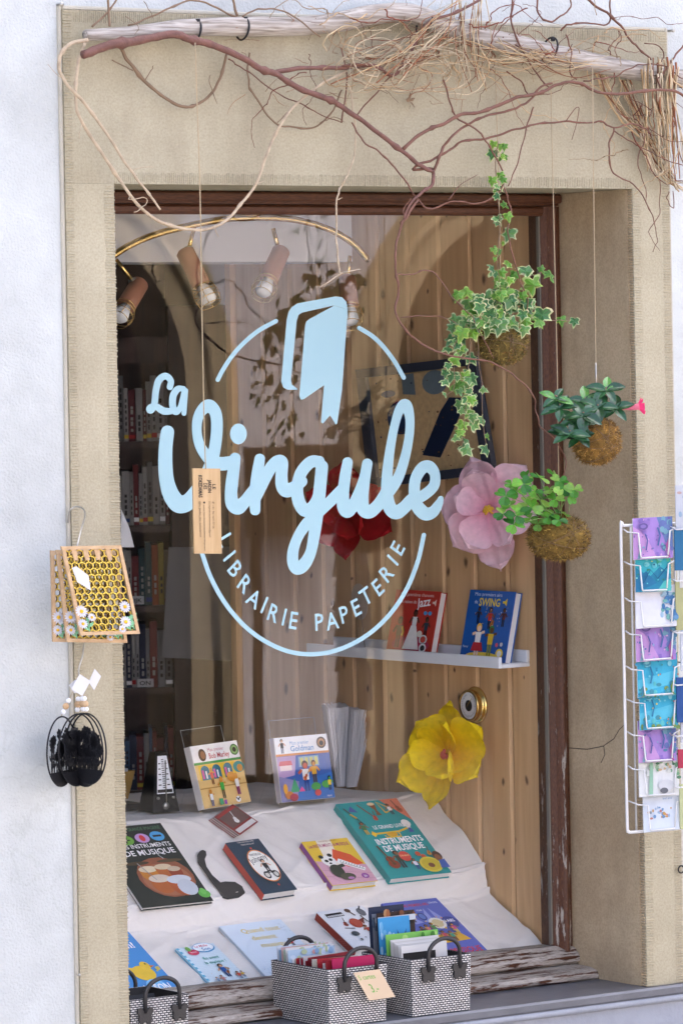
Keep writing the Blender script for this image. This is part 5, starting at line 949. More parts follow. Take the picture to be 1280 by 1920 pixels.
def d_card(kind, seed):
    def f(c):
        g = random.Random(seed)
        if kind == 'p':
            c.r(0, 0, 100, 100, '#a888cc').p([(0, 0), (60, 0), (30, 60), (0, 80)], '#c89ad0').p([(60, 100), (100, 100), (100, 20), (80, 40)], '#6f86b8').scribble(70, 20, 100, 95, 18, ['#5a8aa8', '#7aa8b8', '#6a78b0'], seed, 8).scribble(10, 60, 40, 95, 8, ['#8a70b8', '#9a7ac0'], 2, 9).scribble(0, 0, 100, 100, 26, ['#7f6ab0', '#b88ad0', '#d8a8d4', '#5a78a8', '#8aa8c8'], seed + 1, 3.2).l([(30, 20), (34, 44), (28, 60)], 1.6, '#4f5a98').l([(60, 30), (66, 54), (60, 74)], 2, '#4a6aa0').e(24, 78, 12, 8, '#6a5a98').e(24, 78, 7, 4.5, '#8a74b4').l([(10, 0), (16, 20), (12, 34)], 3, '#7aa0b0').l([(88, 0), (82, 30), (90, 46)], 3, '#b0609a').l([(60, 0), (58, 14)], 3, '#8a70b8')
        elif kind == 't':
            c.r(0, 0, 100, 100, '#3fb8c4').p([(0, 0), (100, 0), (100, 40), (70, 60), (40, 36), (0, 60)], '#2a8aa8').p([(0, 30), (30, 50), (60, 20), (0, 0)], '#2878a0').p([(60, 0), (100, 0), (100, 30), (80, 24)], '#5cc8c0').scribble(60, 70, 100, 100, 14, ['#4ab890', '#5cc8a0'], seed, 8).scribble(20, 60, 70, 98, 10, ['#7fd4d8', '#68c8d0'], 3, 9).scribble(0, 0, 100, 100, 26, ['#2a6a90', '#58c4c8', '#8ad8d0', '#3a8a70', '#c8d468'], seed + 2, 3).l([(20, 20), (40, 52), (60, 30), (90, 60)], 1.4, '#1f6088')
        elif kind == 'w':
            c.r(0, 0, 100, 100, '#e9eaf0').scribble(64, 10, 100, 98, 44, ['#6a9ac0', '#7ab8b0', '#4a80b0', '#a8c8dc'], seed, 8)
        elif kind == 'b':
            c.r(0, 0, 100, 100, '#3fb4d4').p([(0, 40), (100, 60), (100, 30), (0, 10)], '#5cc4dc').scribble(0, 0, 100, 30, 16, ['#4a9aa8', '#60c0c0', '#7a9a58'], seed, 8).scribble(0, 70, 100, 98, 10, ['#4aa0c4', '#88d4e0'], 4, 9).scribble(0, 0, 100, 100, 26, ['#2f8ab0', '#7ad0e0', '#4a9a8a', '#d8c858', '#c87a58'], seed + 5, 3).l([(30, 30), (36, 52), (30, 70)], 1.8, '#2f7aa0').e(22, 80, 11, 8, '#4a98b0').e(22, 80, 6, 4, '#7ac0cc').l([(86, 0), (82, 20), (90, 34)], 3, '#7a9a4a').l([(8, 0), (12, 24)], 3, '#3f8aa0').l([(70, 0), (74, 16)], 3, '#58a0a8')
        elif kind == 'g':
            c.r(0, 0, 100, 100, '#eceeea').scribble(20, 40, 98, 98, 50, ['#7fb08a', '#a9c9a8', '#5a8a6a', '#c9b08a', '#d9dcd4'], seed, 6).p([(22, 0), (32, 0), (34, 90), (26, 90)], '#9ac4a8').e(66, 24, 20, 14, '#d4d6d6').e(60, 12, 10, 7, '#6a6c70')
        else:
            c.r(0, 0, 100, 100, '#dfe8f2').t('Carte de souvenir', 34, 84, 5, '#6a9ad0', .0, 50).t('bel été', 55, 74, 5, '#6a9ad0', .0, 26).scribble(14, 30, 80, 56, 26, ['#d8a860', '#7aa0c8', '#8a9aa8', '#c98a7a', '#a9c0d8'], seed, 5)
    return f
cnt = {}
for k, ((tl, tr), kd) in enumerate(zip(tops, looks)):
    tz = math.radians(14); TL, TR = rp(*tl, .012), rp(*tr, .012); U = TR - TL; hgt = .112; V = (RN * -math.sin(tz) + Vector((0, 0, math.cos(tz)))) * hgt; V = V + RE * .012; BLc = TL - V
    t = thing('postcard', f'{desc[kd]}, {ORD[k]} from the top of the wire rack', 'postcard', BLc, 'postcards in the wire rack')
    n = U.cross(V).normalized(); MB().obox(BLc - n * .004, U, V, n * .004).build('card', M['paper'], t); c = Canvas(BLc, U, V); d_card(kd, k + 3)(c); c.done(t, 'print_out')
    # wire pocket of the rack
    B = BLc + n * .006 + V * .0; zc = V * .72; pk = MB()
    L0 = rp(1168 + 1.2 * k, tl[1] + 20); 
    a0 = B - RE * .026 + zc - RN * .03; a1 = B - RE * .024 + zc - RN * .035
    pk.tube([L0, B + zc * .92 + U * -.16 + RN * .0, B + zc * .86 + U * .10 + n * .003, B + U * .14 + V * .08 + n * .004, B + U * .16 + V * .02 + n * .003], .0022, 6)
    Q = TR + RE * .014 - V * .24; pk.tube([Q - RN * .03, Q + RN * .01, B + zc * .88 + U * .90 + n * .003, B + U * .84 + V * .06 + n * .003], .0022, 6)
    pk.tube([B + U * .16 + V * .02 + n * .003, B + U * .84 + V * .02 + n * .003], .0022, 6)
    pk.build('pocket', M['wire'], rk)
o = aY(1276, 1630, -.01); tag(MB().tube([o + Vector((.010 * math.cos(q), 0, .010 * math.sin(q))) for q in [2 * math.pi * j / 20 for j in range(20)]], .0022, 6, closed=True).build('iron_ring', M['black']), 'tiny black ring on the wall below the postcard rack', 'ring')
# neighbouring column of cards at the picture edge
for k, (x0, yt, hh, cc, cn) in enumerate(((1264, 910, .12, '#e2e6ee', 'white blue-printed'), (1262, 992, .11, '#2f7aa8', 'deep blue'), (1271, 1007, .135, '#ecebe6', 'cream'), (1264, 1090, .13, '#c9c890', 'yellow green'), (1272, 1103, .22, '#e6ebf2', 'white dotted'), (1266, 1270, .12, '#2f5aa0', 'royal blue'), (1273, 1300, .13, '#e4e8f0', 'white'), (1269, 1405, .05, '#c9405a', 'red dotted'), (1272, 1470, .12, '#d9e0a8', 'green striped'))):
    o = rp(x0, yt, .03 + .004 * (k % 3)); t = thing('postcard', f'{cn} card at the right picture edge beside the wire rack', 'postcard', o, 'cards at the right picture edge')
    MB().obox(o - Vector((0, 0, hh)), (RE + RN * .5).normalized() * .10, Vector((0, 0, hh)), RN * .004).build('card', cov(dim(cc)), t)
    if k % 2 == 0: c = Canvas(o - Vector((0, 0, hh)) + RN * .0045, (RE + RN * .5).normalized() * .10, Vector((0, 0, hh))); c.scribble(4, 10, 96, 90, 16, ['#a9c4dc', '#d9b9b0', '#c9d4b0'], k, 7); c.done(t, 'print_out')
for k, py in enumerate((988, 1085, 1182, 1280, 1376, 1472)): MB().tube([rp(1256, py, .02), rp(1268, py + 5, .05), rp(1300, py + 2, .05)], .0022, 6).build('pocket', M['wire'], rk)
# ================================================================== HANGING WARES ON THE LEFT
hy = .25; HE = Vector((math.cos(hy), -math.sin(hy), 0)); HN = Vector((-math.sin(hy), -math.cos(hy), 0))
M['ply'] = wood_mat('laser cut ply', (.46, .30, .16), (.58, .40, .23), (30, 30, 30), .7, rand=False, bump=.0001); M['honey'] = plain('honey yellow', lin((228, 196, 84)), .6); M['burnt'] = plain('burnt ply edge', (.13, .06, .03), .8)
def wire(name, label, pts, r=.0022):
    return tag(MB().tube(cr(pts, 5), r, 7).build(name, M['steel']), label, 'hook', 'bent wire hooks on the left jamb')
def board(label, TLp, BLp, BRp, y_, front, extra=False):
    n = HN; P = aY(TLp[0], TLp[1], y_); TL, BL, BR = (hit(*p, P, n) for p in (TLp, BLp, BRp)); U = BR - BL; V0 = TL - BL; u = U.normalized(); v = n.cross(u).normalized(); v = v if v.dot(V0) > 0 else -v
    V = v * V0.dot(v) + u * V0.dot(u); v = V.normalized(); wd, hh = U.length, V.length; nn = u.cross(v).normalized(); nn = nn if nn.dot(HN) > 0 else -nn
    t = thing('honeycomb_board', label, 'wall ornament', BL, 'honeycomb boards hanging on the left jamb')
    q = .0085; dp = nn * .011
    for a, b, c_ in ((BL, U, v * q), (TL - v * q, U, v * q), (BL + v * q * 1.01, u * q, V - v * q * 2.02), (BR - u * q + v * q * 1.01, u * q, V - v * q * 2.02)):
        fb = MB().obox(a, b, c_, dp).build('frame_bar', M['ply'], t); MB().obox(a + dp * -.12, b * .999, c_ * .999, dp * .1).build('burnt_edge', M['burnt'], fb)
    lat = MB(); s_ = wd / 8.6 / math.sqrt(3); W_ = math.sqrt(3) * s_; seen = set()
    def P2(x, y2): return BL + u * x + v * y2 + nn * .003
    for r_ in range(int(hh / (1.5 * s_)) + 1):
        for c_ in range(10):
            cx = c_ * W_ + (W_ / 2 if r_ % 2 else 0); cy = r_ * 1.5 * s_ + s_ * .3; vs2 = [(cx + s_ * math.cos(R(30 + 60 * k)), cy + s_ * math.sin(R(30 + 60 * k))) for k in range(6)]
            for k in range(6):
                a, b = vs2[k], vs2[(k + 1) % 6]; key = (round(a[0] + b[0], 4), round(a[1] + b[1], 4))
                if key in seen or not all(q * .6 < p[0] < wd - q * .6 and q * .6 < p[1] < hh - q * .6 for p in (a, b)): continue
                seen.add(key); lat.tube([P2(*a), P2(*b)], .0021, 4)
    lat.build('honeycomb_lattice', M['honey'], t)
    und = MB()
    for dz in (.003, .006, .009): und.add([p - nn * dz for p in lat.v], lat.f)
    und.build('burnt_lattice', M['burnt'], t)
    k_ = wd / .16
    def daisy(fx, fy, r_):
        o = BL + u * wd * fx + v * hh * fy + nn * .010; m_ = MB()
        for k in range(13):
            a = 2 * math.pi * k / 13; d = u * math.cos(a) + v * math.sin(a); e_ = u * -math.sin(a) + v * math.cos(a); m_.prism([o + d * r_ * .2, o + d * r_ * .6 + e_ * r_ * .17, o + d * r_ + e_ * r_ * .08, o + d * r_ - e_ * r_ * .08, o + d * r_ * .6 - e_ * r_ * .17], nn * .002, lin((202, 202, 208)))
        m_.lathe([(r_ * .32, 0), (r_ * .30, .004), (0, .0045)], o, nn, 12, lin((226, 180, 50))); m_.build('daisy', M['matte'], t)
    def leafs(fx, fy):
        o = BL + u * wd * fx + v * hh * fy + nn * .008; m_ = MB(); col = lin((122, 178, 134)); m_.tube([o, o + v * hh * .17], .0022, 5, col)
        for k in range(4):
            s2 = 1 if k % 2 else -1; p = o + v * hh * (.02 + .035 * k); m_.prism([p, p + u * s2 * .010 + v * .004, p + u * s2 * .016 + v * .014, p + u * s2 * .005 + v * .011], nn * .002, col)
        m_.build('leaf_spray', M['matte'], t)
    leafs(.17, .03); leafs(.86, .03); leafs(.92, .05); daisy(.10, .27, .0155); daisy(.08, .13, .0125); daisy(.25, .20, .0105); daisy(.84, .31, .0145); daisy(.80, .14, .0145); daisy(.72, .06, .0095)
    if extra:
        for k in range(4):
            o = TL + u * wd * (.17 + .19 * k) - v * hh * .16 + nn * .004; MB().prism([o, o + u * .010, o + u * .012 + v * .024, o + u * .004 + v * .032, o - u * .002 + v * .024], nn * .003).build('bee_tile', M['ply'], t)
        o = TL + u * wd * .13 - v * hh * .40 + nn * .013; pl_ = MB().prism([o, o + u * .030 - v * .022, o + u * .022 + v * .016 - u * -.01, o + u * .006 + v * .040, o - u * .006 + v * .036], nn * .0008).build('swing_tag', M['paper'], t)
    return t
board('backmost of three honeycomb daisy boards on the wire hook', (94, 1032), (98, 1203), (204, 1205), -.10, 0)
board('middle one of three honeycomb daisy boards, its lower edge showing', (104.5, 1031), (124, 1203), (237, 1205), -.135, 0)
board('frontmost honeycomb daisy board with white swing tag', (113.5, 1024.5), (149, 1191), (260.5, 1188), -.17, 1, True)
wire('wire_hook', 'bent wire hook above the honeycomb boards', [aY(128, 980, .0), aY(131, 958, -.02), aY(143, 950, -.03), aY(157, 955, -.06), aY(159, 970, -.09), aY(152, 995, -.13), aY(145, 1024, -.16)])
wire('wire_hook', 'long wire hook below the honeycomb boards, holding the black ornaments', [aY(158, 1205, -.03), aY(155, 1230, -.07), aY(148, 1255, -.10), aY(150, 1275, -.12)])
def oval(label, cx, cy, rx, ry, y_, yaw_extra, seed):
    c = aY(cx, cy, y_); r_ = ry / 708.; cosw = rx / ry; rel = math.acos(min(1, cosw)); ya = TH + yaw_extra * rel; E_ = Vector((math.cos(ya), -math.sin(ya), 0)); N_ = Vector((-math.sin(ya), -math.cos(ya), 0)); g = random.Random(seed)
    t = thing('metal_ornament', label, 'wall ornament', c + Vector((0, 0, r_)), 'round black metal flower ornaments')
    def P(x, z, d=0): return c + E_ * (x * r_) + Vector((0, 0, z * r_)) + N_ * d
    MB().tube([P(math.cos(q), math.sin(q)) for q in [2 * math.pi * k / 48 for k in range(48)]], .0022, 6, closed=True).build('ring', M['black'], t)
    out = [P(math.cos(q) * .99, math.sin(q) * .99, -.001) for q in [math.radians(215 + 110 * k / 20) for k in range(21)]]; MB().prism(out, N_ * .002).build('base_plate', M['black'], t, True)
    fl = MB()
    for k in range(19):
        x = -.68 + 1.36 * k / 18 + g.uniform(-.05, .05); h_ = g.uniform(-.15, .6) * (1 - .5 * abs(x)); sw = g.uniform(-.08, .08); fl.tube([P(x, -.58), P(x + sw * .5, (h_ - .58) / 2), P(x + sw, h_)], .0013, 4)
        for j in range(7): a = 2 * math.pi * j / 7; fl.prism([P(x + sw, h_), P(x + sw + .13 * math.cos(a - .4), h_ + .13 * math.sin(a - .4)), P(x + sw + .17 * math.cos(a), h_ + .17 * math.sin(a)), P(x + sw + .13 * math.cos(a + .4), h_ + .13 * math.sin(a + .4))], N_ * .0012)
        for j in range(2): s2 = (-1) ** j; z = -.45 + .18 * j; fl.prism([P(x, z), P(x + s2 * .10, z + .10), P(x + s2 * .13, z + .22), P(x + s2 * .03, z + .12)], N_ * .0012)
    fl.build('flower_cutout', M['black'], t, True)
    top = P(0, 1); hk = aY(150, 1268, y_); MB().tube([top, hk], .0008, 4).build('cord', M['jute'], t)
    for k, (f, rr, m2) in enumerate(((.12, .0065, 'white'), (.26, .0085, 'ply'), (.40, .0065, 'white'))):
        p = top.lerp(hk, f); MB().lathe([(rr * math.sin(math.pi * j / 8), -rr * math.cos(math.pi * j / 8)) for j in range(9)], p, (0, 0, 1), 12).build('bead', M[m2], t)
    return t
oval('leftmost round black metal flower ornament, hanging edge-on', 116, 1409, 22, 61, -.10, -1, 1); oval('second round black metal flower ornament, behind the front two', 146, 1406, 30, 63, -.09, -1, 2); oval('third round black metal flower ornament from the left', 158, 1406, 36, 64, -.115, 1, 3); oval('frontmost round black metal flower ornament', 165, 1404, 35, 62, -.14, 1, 4)
for k, (pts, lb) in enumerate(((((134, 1292), (150, 1264), (170, 1277), (155, 1305)), 'white square swing tag in front of the black ornaments'), (((167, 1279), (178, 1254), (190, 1268), (177, 1294)), 'white square swing tag right of the black ornaments'), (((130, 1285), (142, 1274), (150, 1298), (140, 1300)), 'small clear tag tucked behind the front swing tag'))):
    t = tag(MB().prism([aY(*p, -.15 + .012 * k) for p in pts], (0, .0012, 0)).build('swing_tag', M['paper'], None, True), lb, 'tag', 'white tags on the black ornaments')

# ================================================================== STRING WITH WOODEN TAG
ty = -.12
st = [aY(*p, ty) for p in ((366, 80), (370, 200), (375, 350), (379, 600), (383, 800), (386, 880))]
tag(MB().tube(cr(st, 6), .0016, 6).build('tag_string', M['jute']), 'thin jute string hanging from the driftwood down to the wooden tag', 'string')
cr4 = [aY(*p, ty) for p in ((364.5, 1038), (416, 1038), (413.5, 878), (361.5, 878))]
tg = thing('wooden_tag', 'light wooden tag with black lettering hanging on a jute string', 'tag', cr4[3])
U = cr4[1] - cr4[0]; V = cr4[3] - cr4[0]; MB().obox(cr4[0], U, V, (0, .004, 0)).build('board', M['tagwood'], tg)
m_ = MB(); o = cr4[3] + Vector((0, -.0006, 0)); dn = -V.normalized(); rt_ = U.normalized(); Lh = V.length; Lw = U.length
def tl(txt, fx, fy, size, wd, b): put_text(m_, txt, o + rt_ * Lw * fx + dn * Lh * fy, dn, rt_, size * Lw, None, b, wd * Lh)
tl('LE', .70, .18, .17, .065, .02); tl('JARDIN', .54, .135, .17, .15, .03); tl('DES', .385, .17, .17, .075, .02); tl('KOKEDAMAS', .20, .078, .19, .265, .035)
tl('✆ +41 76 / 615 07 06', .68, .385, .10, .32, .0); tl('✉ lejardindeskokedamas@gmail', .555, .385, .085, .42, .0); tl('● www.lejardindeskokedamas-shop.com', .36, .385, .085, .58, .0); tl('@le_jardin_des_kokedamas', .205, .385, .10, .42, .0)
m_.build('lettering', M['ink'], tg)

# ================================================================== DRIFTWOOD, BRANCHES, VINES
LOGP = [(160, 66, .0135), (250, 62, .0185), (360, 52, .0235), (480, 49, .026), (560, 50, .025), (640, 40, .026), (700, 27, .027), (770, 26, .026), (830, 48, .027), (890, 68, .027), (960, 83, .028), (1030, 101, .028), (1100, 115, .027), (1180, 131, .026), (1300, 152, .025)]
yl = -.045
def log_mesh():
    C = cr(LOGP, 8); mb = MB(); n = 16; V = []; F = []
    P = [aY(c[0], c[1], yl) for c in C]
    for i, p in enumerate(P):
        t = (P[min(i + 1, len(P) - 1)] - P[max(0, i - 1)]).normalized(); a = Vector((0, 1, 0)); b = t.cross(a).normalized()
        for k in range(n):
            q = 2 * math.pi * k / n; r_ = C[i][2] * (1 + .10 * noise.noise((p.x * 6, math.cos(q) * 1.2, math.sin(q) * 1.2)) + .05 * noise.noise((p.x * 25, math.cos(q) * 4, math.sin(q) * 4))); V.append(p + (a * math.cos(q) + b * math.sin(q)) * r_)
    N_ = len(P)
    for i in range(N_ - 1):
        for k in range(n): F.append((i * n + k, i * n + (k + 1) % n, (i + 1) * n + (k + 1) % n, (i + 1) * n + k))
    F += [tuple(range(n))[::-1], tuple((N_ - 1) * n + k for k in range(n))]
    return mb.add(V, F, None, True)
tag(log_mesh().build('driftwood_log', M['drift']), 'pale bleached driftwood pole fixed across the stone lintel', 'branch')
for k, (px, py, lb) in enumerate(((366, 58, 'black cable tie round the driftwood, leftmost'), (455, 54, 'black cable tie round the driftwood, second from the left'), (795, 44, 'black cable tie under the central straw tangle'), (1030, 92, 'black cable tie on the right part of the driftwood'))):
    p = aY(px, py, yl); rr = [.027, .029, .031, .033][k]; sl_ = [.2, .15, .5, .25][k]; ax = Vector((1, 0, -sl_)).normalized(); b1 = ax.cross(Vector((0, 1, 0))).normalized()
    t = thing('cable_tie', lb, 'cable tie', p, 'cable ties round the driftwood'); MB().tube([p + (Vector((0, 1, 0)) * math.cos(q) + b1 * math.sin(q)) * rr for q in [2 * math.pi * j / 24 for j in range(24)]], .0028, 6, closed=True).build('strap', M['black'], t); o = p + Vector((0, -.014, .024)); MB().box(o.x - .005, o.x + .005, o.y - .004, o.y + .004, o.z - .004, o.z + .006, bev=.001).build('lock', M['black'], t)
T2 = lambda x, y: (640 + x / 2, y / 2); T3 = lambda x, y: (1080 + x / 4, y / 4); T1 = lambda x, y: (x / 2, y / 2); T0 = lambda x, y: (x, y)
rv_ = random.Random(99)
def vine_mb(mb, pts, f, r0, r1, y0, y1, sides=6, col=None, wob=.0):
    """tube along pixel points that lie between depth y0 and y1"""
    C = cr([f(*p) for p in pts], 6); n = len(C); ph = rv_.uniform(0, 9)
    wg = (3.0 if r0 < .0042 else 1.6) * (1 if n > 14 else .4)
    P = [aY(c[0] + wg * noise.noise((i * .37, ph, 5)), c[1] + wg * noise.noise((i * .37, ph, 8)), y0 + (y1 - y0) * i / (n - 1) + wob * noise.noise((i * .22, ph, 0))) for i, c in enumerate(C)]
    mb.tube(P, [(r0 + (r1 - r0) * i / (n - 1)) * (1 + .22 * noise.noise((i * .7, ph, 1)) + (.5 if i % 17 == 9 and n > 20 else 0)) for i in range(n)], sides, col); return P
def vine(name, label, cat, mat, strands, group=None, part='side_shoot', first='stem'):
    mb = MB(); pts, f, r0, r1, y0, y1 = strands[0]; P = aY(*f(*pts[0]), y0); t = thing(name, label, cat, P, group)
    for k, (pts, f, r0, r1, y0, y1) in enumerate(strands):
        m_ = MB(); vine_mb(m_, pts, f, r0, r1, y0, y1, 8 if r0 > .005 else 6, wob=.012 if r0 < .005 else .006); m_.build(first if k == 0 else part, mat, t)
    return t
yb_ = -.085
vine('red_branch', 'red brown forked branch running under the driftwood down to the right', 'branch', M['redbark'], [
    ([(155, 103), (200, 86), (260, 76), (325, 64), (350, 72), (400, 85), (450, 106), (490, 130), (520, 140), (560, 166), (620, 188), (640, 200), (690, 235), (752, 282), (790, 312), (812, 322)], T0, .0115, .0055, yb_, -.10),
    ([(812, 322), (810, 345), (785, 365), (768, 383), (757, 410)], T0, .0050, .0028, -.10, -.12),
    ([(512, 136), (570, 127), (640, 127), (700, 122), (735, 141), (765, 105), (800, 45), (850, 25), (900, 0)], T0, .0058, .0035, -.085, -.075)])
CK = [('long corkscrew willow stem rising from the fork to the right picture edge', [([(230, 560), (300, 500), (380, 465), (450, 430), (520, 420), (600, 390), (660, 365), (740, 350), (800, 320), (850, 308), (900, 315), (960, 345), (1050, 352), (1150, 340), (1240, 340), (1300, 370)], T2, .0052, .0036, -.10, -.12), ([(790, 312), (740, 330), (700, 380), (640, 410), (540, 435), (460, 475), (400, 525), (370, 580), (345, 640)], T2, .0030, .0038, -.105, -.10)]),
      ('lower corkscrew willow stem waving along the lintel to the right', [([(340, 635), (265, 635), (330, 602), (400, 570), (450, 530), (540, 520), (640, 490), (740, 465), (850, 455), (920, 462), (970, 455), (1020, 478), (1080, 465), (1130, 480), (1160, 500)], T2, .0040, .0020, -.09, -.10), ([(1020, 478), (1000, 560), (1020, 650), (1090, 690), (1140, 760), (1170, 830), (1180, 900), (1165, 945)], T2, .0026, .0010, -.10, -.06), ([(840, 455), (885, 400), (880, 470), (860, 525)], T2, .0014, .0008, -.10, -.09), ([(720, 400), (690, 490), (660, 610), (625, 700)], T2, .0022, .0016, -.1, -.11)]),
      ('red twig looping down in front of the window top', [([(380, 300), (410, 390), (430, 440), (500, 480), (540, 530), (580, 600), (610, 680), (570, 740), (500, 765), (420, 755), (330, 785), (280, 740), (210, 640), (150, 580), (80, 530), (40, 460)], T2, .0026, .0022, -.10, -.10), ([(400, 750), (450, 690), (510, 655)], T2, .0014, .0008, -.1, -.1)]),
      ('thin red twig hanging through the ivy from the lintel', [([(944, 352), (957, 393), (952, 433), (961, 482), (973, 523), (989, 563), (985, 588)], T0, .0022, .0014, -.13, -.12)]),
      ('long crooked red twig hanging down past the ivy to the clover ball', [([(782, 377), (762, 405), (747, 433), (741, 474), (741, 507), (747, 543), (741, 580), (757, 616), (790, 645), (843, 665), (904, 677), (928, 683), (965, 706), (997, 738), (1005, 771), (1013, 799), (1038, 823), (1060, 862), (1053, 905), (1042, 931)], T0, .0036, .0013, -.12, -.15), ([(743, 515), (770, 514), (805, 507), (825, 525), (850, 560), (880, 590), (900, 625), (925, 672)], T0, .0020, .0012, -.12, -.15), ([(751, 595), (794, 592), (835, 596), (855, 606)], T0, .0016, .0010, -.12, -.12), ([(770, 372), (755, 395), (762, 408)], T0, .0016, .0014, -.11, -.12)]),
      ('dark red twig arching over the top right corner of the lintel', [([(900, -20), (980, 40), (1040, 90), (1080, 150), (1110, 180), (1160, 225)], T2, .0036, .0026, -.06, -.08), ([(640, -20), (640, 100), (680, 190), (740, 290), (780, 330)], T2, .0028, .0022, -.06, -.1), ([(820, 115), (850, 90), (920, 85), (1000, 85), (1005, -10)], T2, .0026, .0022, -.05, -.06), ([(840, 130), (860, 190), (855, 270), (880, 300)], T2, .0024, .0018, -.09, -.1), ([(730, -10), (740, 60), (790, 80), (850, 40), (862, -10)], T2, .0028, .0022, -.06, -.06)]),
      ('wiry red brown shoots hanging at the right end of the driftwood', [([(800, 340), (730, 430), (670, 520), (610, 600), (640, 670)], T3, .0028, .0022, -.08, -.1), ([(50, 610), (150, 590), (290, 575), (380, 515), (500, 485), (650, 495), (800, 590)], T3, .0022, .0016, -.09, -.09), ([(510, 1000), (510, 1050), (460, 1190), (490, 1330), (525, 1440), (515, 1520)], T3, .0018, .0009, -.08, -.05), ([(280, 980), (400, 1060), (500, 1110), (650, 1190), (800, 1240)], T3, .0018, .0013, -.09, -.08), ([(720, 760), (740, 900), (760, 1100), (800, 1230)], T3, .0018, .0012, -.08, -.07), ([(620, 1340), (620, 1600), (545, 1740), (620, 1880)], T3, .0014, .0007, -.05, -.03), ([(690, 1440), (680, 1500), (725, 1560), (730, 1440)], T3, .0016, .0012, -.06, -.05)])]
for lb, s_ in CK: vine('willow_twig', lb, 'twig', M['redtwig'], s_, 'crooked red twigs over the window')
PV = [('stout pale vine end hanging at the left with a broken tip', M['paletwig'], [([(330, 150), (260, 168), (222, 225), (240, 300), (320, 390), (400, 500), (490, 640), (550, 715), (602, 786)], T1, .0055, .0026, -.06, -.09), ([(490, 645), (520, 630), (575, 625)], T1, .0012, .0008, -.08, -.09), ([(250, 300), (215, 280), (180, 240)], T1, .0010, .0006, -.05, -.05)]),
      ('pale vine swinging in a wide loop below the lintel at the left', M['paletwig'], [([(320, 160), (292, 250), (285, 380), (310, 460), (400, 600), (480, 720), (540, 790), (620, 840), (740, 862), (830, 840), (900, 770), (960, 690), (1000, 580), (1040, 490), (1100, 400), (1200, 320), (1300, 265)], T1, .0046, .0036, -.06, -.08), ([(505, 795), (550, 765), (540, 740), (490, 750), (485, 735)], T1, .0014, .0010, -.08, -.08), ([(800, 848), (820, 888)], T1, .0016, .0008, -.08, -.08), ([(310, 465), (300, 490), (298, 520)], T1, .0012, .0007, -.07, -.07), ([(955, 690), (990, 680)], T1, .0013, .0007, -.08, -.08)]),
      ('short brown vine hanging in a shallow loop on the lintel', M['browntwig'], [([(450, 175), (490, 240), (560, 320), (640, 380), (700, 402), (760, 380), (800, 340), (830, 280), (850, 200)], T1, .0046, .0034, -.03, -.03), ([(545, 300), (570, 260), (575, 245)], T1, .0014, .0008, -.04, -.04), ([(797, 345), (785, 300), (790, 280)], T1, .0013, .0008, -.04, -.04), ([(797, 345), (815, 390)], T1, .0013, .0006, -.04, -.04), ([(420, 225), (470, 250), (500, 265)], T1, .0016, .0016, -.03, -.03)]),
      ('thin dark vine loop on the lintel right of the jute string', M['browntwig'], [([(935, 200), (930, 300), (960, 370), (1030, 460), (1100, 475), (1180, 478), (1250, 410), (1280, 340)], T1, .0028, .0022, -.03, -.03), ([(1040, 460), (1080, 420), (1095, 425)], T1, .0012, .0008, -.04, -.04), ([(1180, 478), (1210, 455), (1260, 440), (1290, 455)], T1, .0014, .0008, -.04, -.04)]),
      ('pale forked twig hanging alone below the middle of the lintel', M['paletwig'], [([(655, 160), (665, 230), (664, 290), (650, 330), (641, 348), (631, 374), (631, 441), (633, 486), (638, 513)], T0, .0020, .0026, -.09, -.10), ([(638, 513), (651, 509), (675, 505)], T0, .0022, .0009, -.1, -.1), ([(638, 513), (618, 527), (598, 539)], T0, .0022, .0010, -.1, -.1), ([(633, 374), (642, 371)], T0, .0014, .0008, -.1, -.1)]),
      ('dry brown tendrils sprouting above the left part of the driftwood', M['browntwig'], [([(345, 100), (400, 50), (445, -10)], T1, .0030, .0026, -.05, -.04), ([(412, 98), (405, -10)], T1, .0034, .0030, -.05, -.04), ([(480, 95), (600, 48), (700, 5), (770, 10), (850, 50), (905, 70)], T1, .0026, .0024, -.05, -.05), ([(910, 62), (980, 32), (1080, 50), (1200, 140)], T1, .0026, .0020, -.06, -.08), ([(870, -10), (890, 60)], T1, .0034, .0040, -.05, -.05), ([(470, 60), (520, 100), (505, 130)], T1, .0010, .0007, -.06, -.07), ([(540, 5), (565, 45), (575, 70)], T1, .0010, .0007, -.05, -.05)]),
      ('reddish thin runner under the straw tangle in the middle of the lintel', M['redtwig'], [([(860, 220), (900, 250), (960, 290), (1040, 350), (1130, 390), (1200, 430), (1280, 460)], T1, .0020, .0014, -.07, -.06), ([(0, 250), (60, 240), (130, 252), (190, 285)], T2, .0034, .0030, -.09, -.09), ([(0, 460), (20, 300), (0, 180)], T2, .0022, .0018, -.07, -.07), ([(60, 430), (120, 360), (170, 300), (250, 240), (380, 210)], T2, .0020, .0016, -.07, -.07)])]
for lb, mt, s_ in PV: vine('dry_vine', lb, 'vine', mt, s_, 'dry vines over the window')
